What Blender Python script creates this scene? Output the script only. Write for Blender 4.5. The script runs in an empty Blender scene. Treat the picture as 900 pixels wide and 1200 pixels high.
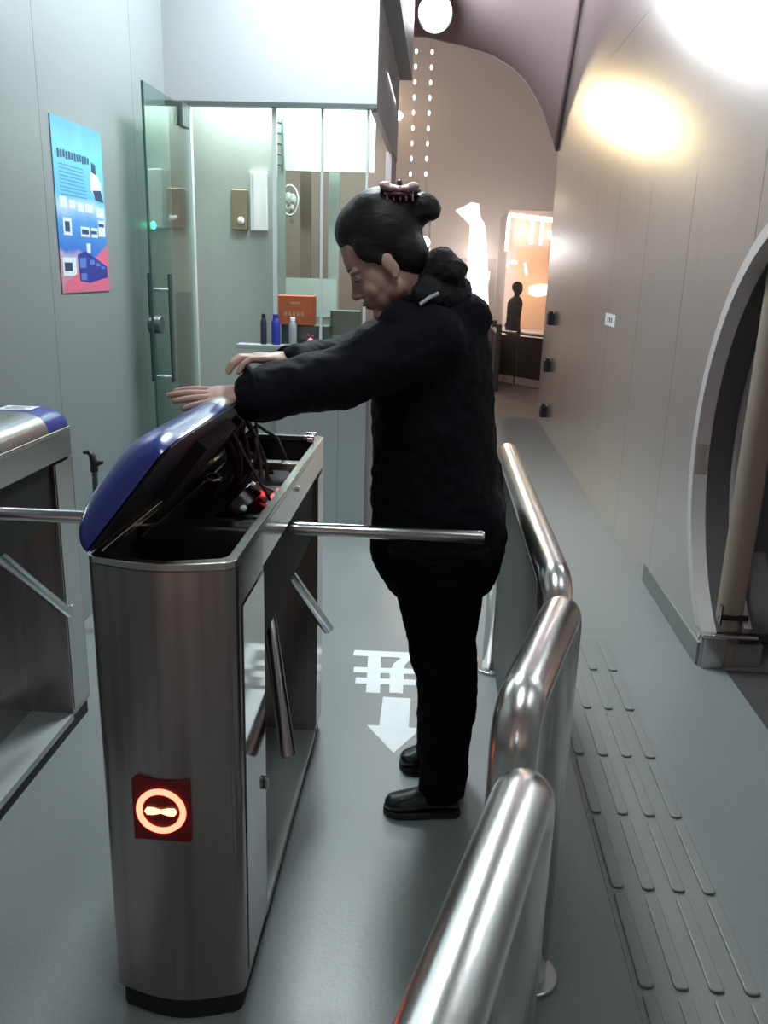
import bpy, bmesh, math, random
from mathutils import Vector, Matrix, Euler
random.seed(4)
SC = bpy.context.scene
COL = SC.collection
PI = math.pi

# ------------------------------------------------------------------ camera
F, H = 980.0, 1.5
def cam_axes(roll=1.75, vx=516., vy=318.):
    r = math.radians(roll)
    d = Vector((vx-450, -(vy-600), -F)).normalized()
    k = d[0]*math.sin(r)+d[1]*math.cos(r)
    p = math.atan2(-k, d[2])
    if math.cos(p) < 0: p += PI
    Z = Vector((math.sin(r)*math.cos(p), math.cos(r)*math.cos(p), math.sin(p)))
    return d.cross(Z), d, Z
RX, RY, RZ = cam_axes()
RM = Matrix((RX, RY, RZ))
EYE = Vector((0, 0, H))
def at(x, y, Y):                       # point of the place at depth Y along the passage
    d = RM @ Vector((x-450, -(y-600), -F)); return EYE + d*(Y/d[1])
def atx(x, y, X):
    d = RM @ Vector((x-450, -(y-600), -F)); return EYE + d*(X/d[0])
def atz(x, y, z=0.):
    d = RM @ Vector((x-450, -(y-600), -F)); return EYE + d*((z-H)/d[2])
cd = bpy.data.cameras.new('camera'); cam = bpy.data.objects.new('camera', cd); COL.objects.link(cam)
cam.matrix_world = Matrix.Translation(EYE) @ RM.to_4x4()
cd.sensor_fit = 'VERTICAL'; cd.sensor_height = 36; cd.sensor_width = 27; cd.lens = F/1200*36
cd.clip_start = .02; cd.clip_end = 400
SC.camera = cam

# ------------------------------------------------------------------ colour / exposure / world
SC.view_settings.view_transform = 'Standard'; SC.view_settings.look = 'None'
SC.view_settings.gamma = 1; SC.view_settings.use_curve_mapping = False
SC.view_settings.exposure = 0.45
SC.cycles.use_denoising = True
SC.cycles.max_bounces = 8; SC.cycles.caustics_reflective = False; SC.cycles.caustics_refractive = False
def s2l(c):
    return tuple(((v/255)/12.92 if v/255 <= .04045 else ((v/255+.055)/1.055)**2.4) for v in c)
w = bpy.data.worlds.new('night_smog'); SC.world = w; w.use_nodes = True
nt = w.node_tree; nt.nodes.clear()
wo = nt.nodes.new('ShaderNodeOutputWorld'); bg = nt.nodes.new('ShaderNodeBackground')
tc = nt.nodes.new('ShaderNodeTexCoord'); sx = nt.nodes.new('ShaderNodeSeparateXYZ'); rp = nt.nodes.new('ShaderNodeValToRGB')
nt.links.new(tc.outputs['Generated'], sx.inputs[0]); nt.links.new(sx.outputs['Z'], rp.inputs[0])
nt.links.new(rp.outputs[0], bg.inputs[0]); nt.links.new(bg.outputs[0], wo.inputs[0])
els = rp.color_ramp.elements
els[0].position = 0.0; els[0].color = s2l((225, 190, 175))+(1,)
els[1].position = .5; els[1].color = s2l((118, 106, 112))+(1,)
for p, c in ((.04, (205, 172, 160)), (.10, (165, 138, 133)), (.2, (142, 122, 122))):
    e = els.new(p); e.color = s2l(c)+(1,)
bg.inputs[1].default_value = 0.56

def lamp(name, kind, loc, energy, color, size=.1, rot=(0,0,0), sy=None, parent=None):
    l = bpy.data.lights.new(name, kind); l.energy = energy; l.color = color
    if kind == 'AREA':
        l.size = size
        if sy: l.shape = 'RECTANGLE'; l.size_y = sy
    else: l.shadow_soft_size = size
    o = bpy.data.objects.new(name, l); COL.objects.link(o); o.location = loc; o.rotation_euler = rot
    if parent: o.parent = parent
    return o
COOL = (.86, .97, 1.0)
# the gate hall's ceiling lamps (their housings are built below)
CEIL = [(-.45, 3.95), (.1, .8)]
lamp('hall_light', 'AREA', (CEIL[0][0], CEIL[0][1], 3.42), 74, COOL, .35, (0,0,0), 1.3)
lamp('hall_light', 'AREA', (CEIL[1][0], CEIL[1][1], 3.42), 4, COOL, .35, (0,0,0), 1.3)
lamp('booth_light', 'AREA', (-.8, 5.9, 2.62), 22, (.9, 1, .97), .9, (0,0,0), .9)
lamp('booth_light', 'AREA', (-.90, 4.93, 2.62), 22, (.9, 1, .96), .95, (0,0,0), .16)

# ------------------------------------------------------------------ materials
MATS = {}
def mat(name, color, rough=.5, metal=0., bump=0., bscale=40., bstretch=(1,1,1), var=0., vscale=6., vstretch=(1,1,1),
        emit=None, estr=1., trans=0., aniso=0., tang=None, coat=0., spec=None, alpha=None, rvar=0.):
    m = bpy.data.materials.new(name); m.use_nodes = True
    n = m.node_tree; b = n.nodes['Principled BSDF']
    col = tuple(color)+(1,) if len(color) == 3 else color
    b.inputs['Base Color'].default_value = col
    b.inputs['Roughness'].default_value = rough; b.inputs['Metallic'].default_value = metal
    if spec is not None: b.inputs['Specular IOR Level'].default_value = spec
    if coat: b.inputs['Coat Weight'].default_value = coat; b.inputs['Coat Roughness'].default_value = .08
    if trans: b.inputs['Transmission Weight'].default_value = trans; b.inputs['IOR'].default_value = 1.45
    if alpha is not None: b.inputs['Alpha'].default_value = alpha
    if emit: b.inputs['Emission Color'].default_value = tuple(emit)+(1,); b.inputs['Emission Strength'].default_value = estr
    if aniso:
        b.inputs['Anisotropic'].default_value = aniso
        cx = n.nodes.new('ShaderNodeCombineXYZ'); t = tang or (0,0,1)
        for i in range(3): cx.inputs[i].default_value = t[i]
        n.links.new(cx.outputs[0], b.inputs['Tangent'])
    if bump or var or rvar:
        co = n.nodes.new('ShaderNodeTexCoord')
        def noise(sc, st, det=4):
            mp = n.nodes.new('ShaderNodeMapping'); mp.inputs['Scale'].default_value = st
            n.links.new(co.outputs['Object'], mp.inputs[0])
            no = n.nodes.new('ShaderNodeTexNoise'); no.inputs['Scale'].default_value = sc; no.inputs['Detail'].default_value = det
            n.links.new(mp.outputs[0], no.inputs['Vector']); return no
        if bump:
            no = noise(bscale, bstretch); bn = n.nodes.new('ShaderNodeBump'); bn.inputs['Strength'].default_value = bump
            bn.inputs['Distance'].default_value = .01
            n.links.new(no.outputs['Fac'], bn.inputs['Height']); n.links.new(bn.outputs[0], b.inputs['Normal'])
        if var:
            no = noise(vscale, vstretch); mx = n.nodes.new('ShaderNodeMix'); mx.data_type = 'RGBA'
            mx.inputs[6].default_value = tuple(max(0, c*(1-var)) for c in col[:3])+(1,)
            mx.inputs[7].default_value = tuple(min(1, c*(1+var)) for c in col[:3])+(1,)
            n.links.new(no.outputs['Fac'], mx.inputs[0]); n.links.new(mx.outputs[2], b.inputs['Base Color'])
        if rvar:
            no = noise(vscale, vstretch); mr = n.nodes.new('ShaderNodeMapRange')
            mr.inputs[1].default_value = .3; mr.inputs[2].default_value = .7
            mr.inputs[3].default_value = max(.03, rough-rvar); mr.inputs[4].default_value = rough+rvar
            n.links.new(no.outputs['Fac'], mr.inputs[0]); n.links.new(mr.outputs[0], b.inputs['Roughness'])
    MATS[name] = m; return m
def seams(m, axis_seams, width=.004, depth=.35):
    """dark joint lines between panels: axis_seams = [(axis, start, pitch)]"""
    n = m.node_tree; b = n.nodes['Principled BSDF']
    co = n.nodes.new('ShaderNodeTexCoord'); sp = n.nodes.new('ShaderNodeSeparateXYZ'); n.links.new(co.outputs['Object'], sp.inputs[0])
    acc = None
    for ax, st, pitch in axis_seams:
        a = n.nodes.new('ShaderNodeMath'); a.operation = 'SUBTRACT'; n.links.new(sp.outputs[ax], a.inputs[0]); a.inputs[1].default_value = st - 50*pitch
        c = n.nodes.new('ShaderNodeMath'); c.operation = 'MODULO'; n.links.new(a.outputs[0], c.inputs[0]); c.inputs[1].default_value = pitch
        l = n.nodes.new('ShaderNodeMath'); l.operation = 'LESS_THAN'; n.links.new(c.outputs[0], l.inputs[0]); l.inputs[1].default_value = width
        if acc is None: acc = l
        else:
            q = n.nodes.new('ShaderNodeMath'); q.operation = 'MAXIMUM'; n.links.new(acc.outputs[0], q.inputs[0]); n.links.new(l.outputs[0], q.inputs[1]); acc = q
    mx = n.nodes.new('ShaderNodeMix'); mx.data_type = 'RGBA'
    src = b.inputs['Base Color'].links
    if src: n.links.new(src[0].from_socket, mx.inputs[6])
    else: mx.inputs[6].default_value = b.inputs['Base Color'].default_value
    c0 = b.inputs['Base Color'].default_value
    mx.inputs[7].default_value = (c0[0]*depth, c0[1]*depth, c0[2]*depth, 1)
    n.links.new(acc.outputs[0], mx.inputs[0]); n.links.new(mx.outputs[2], b.inputs['Base Color'])

M = MATS
mat('tactile', (.215, .225, .215), .5, 0, bump=.08, bscale=70, var=.12, vscale=3)
mat('floor', (.215, .235, .235), .34, 0, bump=.05, bscale=90, var=.14, vscale=2.2, rvar=.03)
def grain(name, amt, sc):
    m = MATS[name]; n = m.node_tree; b = n.nodes['Principled BSDF']; co = n.nodes.new('ShaderNodeTexCoord')
    no = n.nodes.new('ShaderNodeTexNoise'); no.inputs['Scale'].default_value = sc; no.inputs['Detail'].default_value = 3; n.links.new(co.outputs['Object'], no.inputs['Vector'])
    mr = n.nodes.new('ShaderNodeMapRange'); mr.inputs[1].default_value = .3; mr.inputs[2].default_value = .7; mr.inputs[3].default_value = 1-amt; mr.inputs[4].default_value = 1+amt; n.links.new(no.outputs['Fac'], mr.inputs[0])
    v = n.nodes.new('ShaderNodeVectorMath'); v.operation = 'SCALE'; src = b.inputs['Base Color'].links[0].from_socket
    n.links.new(src, v.inputs[0]); n.links.new(mr.outputs[0], v.inputs['Scale']); n.links.new(v.outputs[0], b.inputs['Base Color'])
grain('floor', .15, 260); grain('tactile', .13, 260)
mat('pavement', (.33, .27, .22), .7, 0, bump=.1, bscale=30, var=.1)
mat('left_wall', (.34, .375, .375), .42, .35, bump=.02, bscale=60, var=.04, vscale=3)
seams(M['left_wall'], [(1, 3.195, .985)], .005, .45)
mat('right_wall', (.60, .585, .585), .24, .75, var=.06, vscale=14, vstretch=(1, 1, .05), aniso=.8, tang=(0, 0, 1))
seams(M['right_wall'], [(1, 4.03, .83), (2, 2.95, 10)], .007, .35)
mat('header', (.34, .355, .365), .5, 0, bump=.01, bscale=60)
mat('header_side', (.58, .52, .52), .6, 0)
mat('portal', (.40, .34, .36), .55, .3)
mat('portal_edge', (.62, .55, .55), .45, .3)
mat('steel', (.41, .365, .35), .25, 1, bump=.004, bscale=300, bstretch=(1, 1, .02), var=.32, vscale=45, vstretch=(1, 1, .02), aniso=.5, tang=(0, 0, 1))
mat('steel_side', (.52, .53, .52), .2, 1, var=.05, vscale=9, vstretch=(1, 1, .05))
mat('steel_bright', (.68, .68, .67), .22, 1, var=.06, vscale=30)
mat('chrome', (.82, .80, .77), .25, 1, bump=.02, bscale=120, bstretch=(1, .3, 1), var=.10, vscale=35, vstretch=(1, .3, 1))
mat('arm_steel', (.55, .56, .56), .22, 1)
mat('dark_steel', (.07, .07, .072), .25, 1, var=.1, vscale=14, vstretch=(1, 1, .05))
mat('plate_reflections', (.016, .015, .015), .42, 0, spec=.25, var=.6, vscale=22, vstretch=(1, 1, .02))  # polished plate: its dark, vertically streaked reflections are painted as colour
mat('polished', (.50, .50, .49), .07, 1, var=.05, vscale=9, vstretch=(1, 1, .05))
mat('satin_floor', (.42, .45, .44), .45, .3)
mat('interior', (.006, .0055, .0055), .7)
mat('black', (.012, .012, .013), .45)
mat('kick', (.02, .018, .018), .6)
mat('blue_lid', (.035, .055, .30), .24, 0, coat=.5, bump=.01, bscale=50, var=.12, vscale=8)
mat('lid_under', (.025, .025, .045), .45)
mat('pcb', (.03, .06, .04), .5)
mat('wire', (.045, .03, .022), .6)
mat('red_led', (.3, .01, .01), .4, emit=(1, .04, .06), estr=4)
mat('sign_face_red_glow', (.05, .002, .002), .35, emit=(.35, .0, .004), estr=.04)  # black panel; red spill of the ring put into colour and emission
mat('sign_ring', (.9, .2, .1), .4, emit=(1, .11, .065), estr=4.5)
mat('sign_bar', (.9, .4, .1), .4, emit=(1, .42, .16), estr=3.2)
mat('label_white', (.75, .78, .8), .5)
mat('ink', (.10, .11, .13), .6)
mat('paint_white', (.88, .92, .92), .55, var=.06, vscale=20)
mat('jacket', (.0042, .0042, .0085), .8, 0, bump=.35, bscale=14, var=.25, vscale=9, spec=.18)
mat('trousers', (.0032, .0032, .0045), .85, 0, bump=.2, bscale=10, spec=.12)
mat('piping', (.5, .52, .56), .5)
mat('skin', (.56, .36, .30), .5, 0, bump=.04, bscale=160, var=.08, vscale=12, spec=.35)
mat('lips', (.30, .12, .11), .5)
mat('eye_dark', (.015, .01, .01), .3)
mat('eye_white', (.5, .48, .45), .3)
mat('hair', (.012, .010, .010), .5, 0, bump=.25, bscale=90, bstretch=(.25, 1, 1), spec=.35)
mat('fur', (.014, .014, .016), .9, 0, bump=1.0, bscale=60)
mat('clip_pink', (.86, .60, .62), .35, coat=.4)
mat('clip_dark', (.10, .03, .045), .3)
mat('shoe', (.010, .010, .011), .22, coat=.5)
mat('sole', (.02, .02, .02), .7)
mat('glass_edge', (.05, .12, .10), .15, 0)
mat('frame_dark', (.12, .15, .15), .35, .6)
mat('frame_light', (.62, .70, .68), .35, .5)
mat('booth_steel', (.52, .60, .55), .35, .55, var=.05, vscale=12, vstretch=(1, 1, .05), aniso=.4, tang=(0, 0, 1))
mat('booth_white', (.78, .84, .82), .5)
mat('booth_panel', (.40, .44, .45), .42, .5, var=.03, vscale=4)
seams(M['booth_panel'], [(0, -.545, .62)], .004, .6)
mat('booth_brown', (.26, .20, .17), .6, var=.2, vscale=2, vstretch=(1, 1, .2))
mat('orange', (.95, .16, .06), .5)
mat('orange_print', (.9, .45, .33), .5)
mat('blue_bottle', (.02, .03, .26), .3, coat=.4)
mat('grey_flask', (.42, .44, .46), .3, .6)
mat('dark_navy', (.02, .022, .05), .4)
mat('pink', (.8, .25, .35), .5)
mat('brass', (.42, .37, .25), .35, .8)
mat('green_led', (0, .6, .3), .4, emit=(.05, 1, .5), estr=7)
mat('lamp_white', (1, 1, 1), .5, emit=(.90, .95, 1.0), estr=16)
mat('lamp_hall', (1, 1, 1), .5, emit=(.90, .97, 1.0), estr=10)
mat('lamp_warm', (1, .9, .7), .5, emit=(1, .80, .50), estr=30)
mat('led_string', (1, .9, .9), .5, emit=(1, .86, .84), estr=3.0)
mat('neon', (1, .95, .85), .5, emit=(1, .93, .86), estr=2.6)
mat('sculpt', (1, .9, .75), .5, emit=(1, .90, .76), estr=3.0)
mat('tower', (.55, .48, .48), .8)
mat('facade_a', (.36, .28, .27), .85, var=.15, vscale=.5)
mat('facade_orange_lit', (.42, .22, .11), .8, var=.2, vscale=.5, emit=(.55, .27, .12), estr=.25)  # orange light falling on the shop front, put into colour and emission
mat('window_lit', (1, .8, .5), .5, emit=(1, .75, .45), estr=2.4)
mat('fence_dark', (.050, .040, .037), .6, var=.2, vscale=5, vstretch=(1, 1, .1))
mat('rail_pale', (.70, .62, .60), .35, .6)
mat('walker', (.022, .016, .018), .8)
mat('pole', (.24, .19, .15), .6, 0, bump=.1, bscale=25, var=.28, vscale=9, vstretch=(1, 1, .25))
mat('kerb', (.23, .24, .235), .5, .3, var=.08)
mat('reveal', (.60, .57, .57), .4, .4)
mat('outside_dark', (.07, .065, .065), .6, .2)
def glass(name, tint, frac):
    m = bpy.data.materials.new(name); m.use_nodes = True; n = m.node_tree; n.nodes.clear()
    o = n.nodes.new('ShaderNodeOutputMaterial'); t = n.nodes.new('ShaderNodeBsdfTransparent'); g = n.nodes.new('ShaderNodeBsdfGlossy')
    mx = n.nodes.new('ShaderNodeMixShader'); fr = n.nodes.new('ShaderNodeFresnel'); fr.inputs[0].default_value = 1.45
    ad = n.nodes.new('ShaderNodeMath'); ad.operation = 'ADD'; ad.inputs[1].default_value = frac
    t.inputs[0].default_value = tint+(1,); g.inputs['Roughness'].default_value = .03
    hf = n.nodes.new('ShaderNodeMath'); hf.operation = 'MULTIPLY'; hf.inputs[1].default_value = .55; n.links.new(fr.outputs[0], hf.inputs[0]); n.links.new(hf.outputs[0], ad.inputs[0]); n.links.new(ad.outputs[0], mx.inputs[0]); n.links.new(t.outputs[0], mx.inputs[1]); n.links.new(g.outputs[0], mx.inputs[2])
    n.links.new(mx.outputs[0], o.inputs[0]); MATS[name] = m
glass('glass', (.90, .97, .94), .03); glass('glass_door', (.84, .95, .91), .05)
# poster sheet: printed colour fields
def poster_material():
    m = bpy.data.materials.new('poster_print'); m.use_nodes = True; n = m.node_tree; b = n.nodes['Principled BSDF']; b.inputs['Roughness'].default_value = .35
    co = n.nodes.new('ShaderNodeTexCoord'); sp = n.nodes.new('ShaderNodeSeparateXYZ'); n.links.new(co.outputs['Object'], sp.inputs[0])
    no = n.nodes.new('ShaderNodeTexNoise'); no.inputs['Scale'].default_value = 5; n.links.new(co.outputs['Object'], no.inputs['Vector'])
    ma = n.nodes.new('ShaderNodeMath'); ma.operation = 'MULTIPLY_ADD'; n.links.new(no.outputs['Fac'], ma.inputs[0]); ma.inputs[1].default_value = .12; n.links.new(sp.outputs['Z'], ma.inputs[2])
    mr = n.nodes.new('ShaderNodeMapRange'); n.links.new(ma.outputs[0], mr.inputs[0]); mr.inputs[1].default_value = 1.44; mr.inputs[2].default_value = 2.07
    r = n.nodes.new('ShaderNodeValToRGB'); n.links.new(mr.outputs[0], r.inputs[0]); e = r.color_ramp.elements
    e[0].position = 0; e[0].color = s2l((205, 130, 150))+(1,); e[1].position = 1; e[1].color = s2l((95, 170, 225))+(1,)
    for p, c in ((.20, (190, 175, 205)), (.24, (60, 120, 210)), (.42, (90, 160, 225)), (.52, (190, 220, 235)), (.58, (110, 195, 230)), (.85, (120, 205, 235))):
        q = e.new(p); q.color = s2l(c)+(1,)
    n.links.new(r.outputs[0], b.inputs['Base Color']); MATS['poster_print'] = m
poster_material()

# ------------------------------------------------------------------ mesh helpers
def new_bm(): return bmesh.new()
def add_box(bm, c, s, rot=None):
    r = bmesh.ops.create_cube(bm, size=1); vs = r['verts']
    m = Matrix.Translation(Vector(c)) @ (rot.to_4x4() if rot else Matrix()) @ Matrix.Diagonal((s[0], s[1], s[2], 1))
    bmesh.ops.transform(bm, matrix=m, verts=vs); return vs
def box2(bm, a, b):
    return add_box(bm, [(a[i]+b[i])/2 for i in range(3)], [abs(b[i]-a[i]) for i in range(3)])
def frame_of(d):
    d = d.normalized(); u = Vector((0, 0, 1)) if abs(d.z) < .95 else Vector((0, 1, 0))
    a = d.cross(u).normalized(); return a, d.cross(a).normalized()
def add_cyl(bm, p0, p1, r0, r1=None, seg=20, cap=True):
    p0, p1 = Vector(p0), Vector(p1); r1 = r0 if r1 is None else r1
    a, b = frame_of(p1-p0)
    R = [[bm.verts.new(p+(a*math.cos(t)+b*math.sin(t))*r) for t in [2*PI*i/seg for i in range(seg)]] for p, r in ((p0, r0), (p1, r1))]
    for i in range(seg): bm.faces.new((R[0][i], R[0][(i+1) % seg], R[1][(i+1) % seg], R[1][i]))
    if cap: bm.faces.new(R[0][::-1]); bm.faces.new(R[1])
def add_ball(bm, c, r, rot=None, u=20, v=12):
    if not hasattr(r, '__len__'): r = (r, r, r)
    q = bmesh.ops.create_uvsphere(bm, u_segments=u, v_segments=v, radius=1)
    m = Matrix.Translation(Vector(c)) @ (rot.to_4x4() if rot else Matrix()) @ Matrix.Diagonal((r[0], r[1], r[2], 1))
    bmesh.ops.transform(bm, matrix=m, verts=q['verts'])
def add_limb(bm, pts):                       # pts = [(p, r), ...] tapered, rounded
    for (p, r), (q, s) in zip(pts, pts[1:]):
        add_cyl(bm, p, q, r, s, 18)
    for p, r in pts: add_ball(bm, p, r)
def add_tube(bm, path, r, seg=20, cap=True):
    path = [Vector(p) for p in path]; n = len(path); prev = None; rings = []
    for i, p in enumerate(path):
        d = (path[min(i+1, n-1)]-path[max(i-1, 0)]).normalized()
        if prev is None: a, b = frame_of(d)
        else: a = (prev - d*prev.dot(d)).normalized(); b = d.cross(a)
        prev = a; rr = r[i] if hasattr(r, '__len__') else r
        rings.append([bm.verts.new(p+(a*math.cos(2*PI*k/seg)+b*math.sin(2*PI*k/seg))*rr) for k in range(seg)])
    for A, B in zip(rings, rings[1:]):
        for k in range(seg): bm.faces.new((A[k], A[(k+1) % seg], B[(k+1) % seg], B[k]))
    if cap: bm.faces.new(rings[0][::-1]); bm.faces.new(rings[-1])
def add_loft(bm, rings):                     # rings = [(center, ax, ay)], closed
    seg = 32; R = []
    for c, ax, ay in rings:
        c, ax, ay = Vector(c), Vector(ax), Vector(ay)
        R.append([bm.verts.new(c+ax*math.cos(2*PI*k/seg)+ay*math.sin(2*PI*k/seg)) for k in range(seg)])
    for A, B in zip(R, R[1:]):
        for k in range(seg): bm.faces.new((A[k], A[(k+1) % seg], B[(k+1) % seg], B[k]))
    bm.faces.new(R[0][::-1]); bm.faces.new(R[-1])
def add_prism(bm, poly, z0, z1, axis='z'):
    def P(a, b, c): return {'z': (a, b, c), 'x': (c, a, b), 'y': (a, c, b)}[axis]
    A = [bm.verts.new(P(x, y, z0)) for x, y in poly]; B = [bm.verts.new(P(x, y, z1)) for x, y in poly]
    n = len(poly); bm.faces.new(A[::-1]); bm.faces.new(B)
    for i in range(n): bm.faces.new((A[i], A[(i+1) % n], B[(i+1) % n], B[i]))
def add_ring_prism(bm, outer, inner, z0, z1):
    n = len(outer)
    V = [[bm.verts.new((x, y, z)) for x, y in p] for p, z in ((outer, z0), (outer, z1), (inner, z1), (inner, z0))]
    for i in range(n):
        j = (i+1) % n
        for a in range(4):
            b = (a+1) % 4
            bm.faces.new((V[a][i], V[a][j], V[b][j], V[b][i]))
def obj(name, bm, m, parent=None, smooth=None, bevel=0, label=None):
    bmesh.ops.recalc_face_normals(bm, faces=bm.faces[:])
    me = bpy.data.meshes.new(name); bm.to_mesh(me); bm.free()
    o = bpy.data.objects.new(name, me); COL.objects.link(o)
    me.materials.append(M[m] if isinstance(m, str) else m)
    if smooth is not None:
        for p in me.polygons: p.use_smooth = True
        if smooth < 180: me.set_sharp_from_angle(angle=math.radians(smooth))
    if bevel:
        bv = o.modifiers.new('bevel', 'BEVEL'); bv.width = bevel; bv.segments = 2; bv.limit_method = 'ANGLE'; bv.angle_limit = math.radians(50)
    if parent:
        o.parent = parent; o.matrix_parent_inverse = Matrix.Translation(-parent.location) if parent.type == 'EMPTY' else Matrix()
    if label: o['label'] = label
    return o
def sub(name, bm, m, part, **k):             # a sub-part under a mesh part (all meshes are in place coordinates)
    o = obj(name, bm, m, None, **k); o.parent = part; return o
def thing(name, label, cat, loc=(0, 0, 0), group=None):
    o = bpy.data.objects.new(name, None); COL.objects.link(o); o.location = loc; o.empty_display_size = .1
    o['label'] = label; o['category'] = cat
    if group: o['group'] = group
    return o
def tag(o, label, cat, group=None, kind=None):
    o['label'] = label; o['category'] = cat
    if group: o['group'] = group
    if kind: o['kind'] = kind
    return o
def struct(name, bm, m, label=None, **k):
    o = obj(name, bm, m, **k); o['kind'] = 'structure'
    if label: o['label'] = label
    return o
def fuse(o, voxel, smooth=6, fac=.5):
    r = o.modifiers.new('fuse', 'REMESH'); r.mode = 'VOXEL'; r.voxel_size = voxel; r.use_smooth_shade = True
    s = o.modifiers.new('soften', 'SMOOTH'); s.iterations = smooth; s.factor = fac
    return o
def crumple(o, strength, size):
    t = bpy.data.textures.new('crumple', 'CLOUDS'); t.noise_scale = size
    d = o.modifiers.new('folds', 'DISPLACE'); d.texture = t; d.strength = strength; d.mid_level = .5; d.texture_coords = 'LOCAL'
def rrect(x0, x1, y0, y1, r, bulge=0., n=6, nb=10):
    """rounded rectangle, counter-clockwise, optional outward bulge of the y0 side"""
    P = []
    def arc(cx, cy, a0, a1):
        for i in range(n+1):
            a = math.radians(a0+(a1-a0)*i/n); P.append((cx+r*math.cos(a), cy+r*math.sin(a)))
    arc(x0+r, y0+r, 180, 270)
    if bulge:
        for i in range(1, nb):
            t = i/nb; P.append((x0+r+(x1-x0-2*r)*t, y0-bulge*math.sin(PI*t)))
    arc(x1-r, y0+r, 270, 360); arc(x1-r, y1-r, 0, 90); arc(x0+r, y1-r, 90, 180)
    return P
def inset(poly, d, cx, cy, sx, sy):
    return [(cx+(x-cx)*(1-2*d/sx), cy+(y-cy)*(1-2*d/sy)) for x, y in poly]

# ================================================================== SETTING
XL, XR, YB, YE = -1.465, 1.11, 4.7, 9.05
b = new_bm(); box2(b, (-2.2, -2.5, -.2), (3.2, YE, 0)); struct('floor', b, 'floor')
b = new_bm(); box2(b, (-14, YE, -.2), (30, 75, -.012)); o = struct('ground', b, 'pavement')
# right wall: a thick panelled wall with the round opening cut through
CY, CZ, CR = 2.669, .873, .873
b = new_bm()
KY = 3.15
hole = []
a0 = math.atan2(.15-CZ, KY-CY)
N = 56
for i in range(N+1):                        # from lower far side, over the top, to the lower near side
    a = a0+(PI-2*a0)*i/N
    hole.append((CY+CR*math.cos(a), CZ+CR*math.sin(a)))
def col(ya, yb, la, lb, ha, hb):             # one column of the wall, from (la..lb) up to (ha..hb)
    add_prism(b, [(ya, la), (yb, lb), (yb, hb), (ya, ha)], XR, XR+.05, 'x')
NEARY = 2*CY-KY
col(-2.5, CY-CR, 0, 0, 5.9, 5.9); col(CY+CR, YE, 0, 0, 5.9, 5.9)
NS_ = 64; ys = [CY-CR*math.cos(PI*i/NS_) for i in range(NS_+1)]
def dz(y): return math.sqrt(max(0, CR*CR-(y-CY)**2))
for ya, yb in zip(ys, ys[1:]): col(ya, yb, CZ+dz(ya), CZ+dz(yb), 5.9, 5.9)
for lo, hi in ((CY-CR, NEARY), (KY, CY+CR)):
    yy = [lo+(hi-lo)*i/16 for i in range(17)] if lo == KY else [lo+(hi-lo)*i/16 for i in range(17)]
    for ya, yb in zip(yy, yy[1:]): col(ya, yb, 0, 0, CZ-dz(ya), CZ-dz(yb))
bmesh.ops.remove_doubles(b, verts=b.verts, dist=1e-5)
inner_ = [f for f in b.faces if abs(f.normal.y) > .9999 and f.calc_center_median().y not in (-2.5, YE) and False]
struct('wall_right', b, 'right_wall')
# bright reveal and the darker tunnel ring behind it
def ring_x(bm, r0, r1, x0, x1):
    V = []
    for i in range(N+1):
        a = a0+(PI-2*a0)*i/N
        V.append([bm.verts.new((x, CY+r*math.cos(a), CZ+r*math.sin(a))) for x, r in ((x0, r0), (x0, r1), (x1, r1), (x1, r0))])
    for A, B in zip(V, V[1:]):
        for k in range(4): bm.faces.new((A[k], A[(k+1) % 4], B[(k+1) % 4], B[k]))
    bm.faces.new(V[0]); bm.faces.new(V[-1][::-1])
t = thing('round_opening_frame', 'round steel frame lining the circular opening in the right wall', 'frame', (XR+.1, CY, .0))
b = new_bm(); ring_x(b, CR-.003, CR+.05, XR-.004, XR+.055); obj('front_ring', b, 'reveal', t, smooth=40)
b = new_bm(); ring_x(b, CR-.01, CR+.05, XR+.0555, XR+.30); obj('inner_ring', b, 'outside_dark', t, smooth=40)
b = new_bm(); ring_x(b, CR-.045, CR-.008, XR+.15, XR+.18); obj('inner_rib', b, 'portal', t, smooth=40)
# kerb along the foot of the wall
b = new_bm(); add_prism(b, [(1.100, 3.16), (1.108, 4.12), (1.36, 4.12), (1.36, 3.16)], 0, .10)
o = struct('trim_1', b, 'kerb', 'low grey kerb at the foot of the right wall', bevel=.006)
t = thing('kerb_end_block', 'small steel end block on the kerb below the round opening', 'block', (1.2, 3.15, 0))
b = new_bm(); box2(b, (1.118, 3.13, .0), (1.205, 3.158, .135)); obj('plate', b, 'steel_side', t, bevel=.003)
b = new_bm(); box2(b, (1.105, 3.12, .137), (1.32, 3.24, .150)); obj('cap', b, 'steel_bright', t, bevel=.003)
# outside of the opening
b = new_bm(); box2(b, (1.212, NEARY, .0002), (3.0, 3.12, .0025)); struct('floor_outside', b, 'outside_dark')
b = new_bm(); box2(b, (1.36, 3.4, 0), (1.55, 3.9, 2.6)); struct('wall_outside', b, 'outside_dark')
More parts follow.
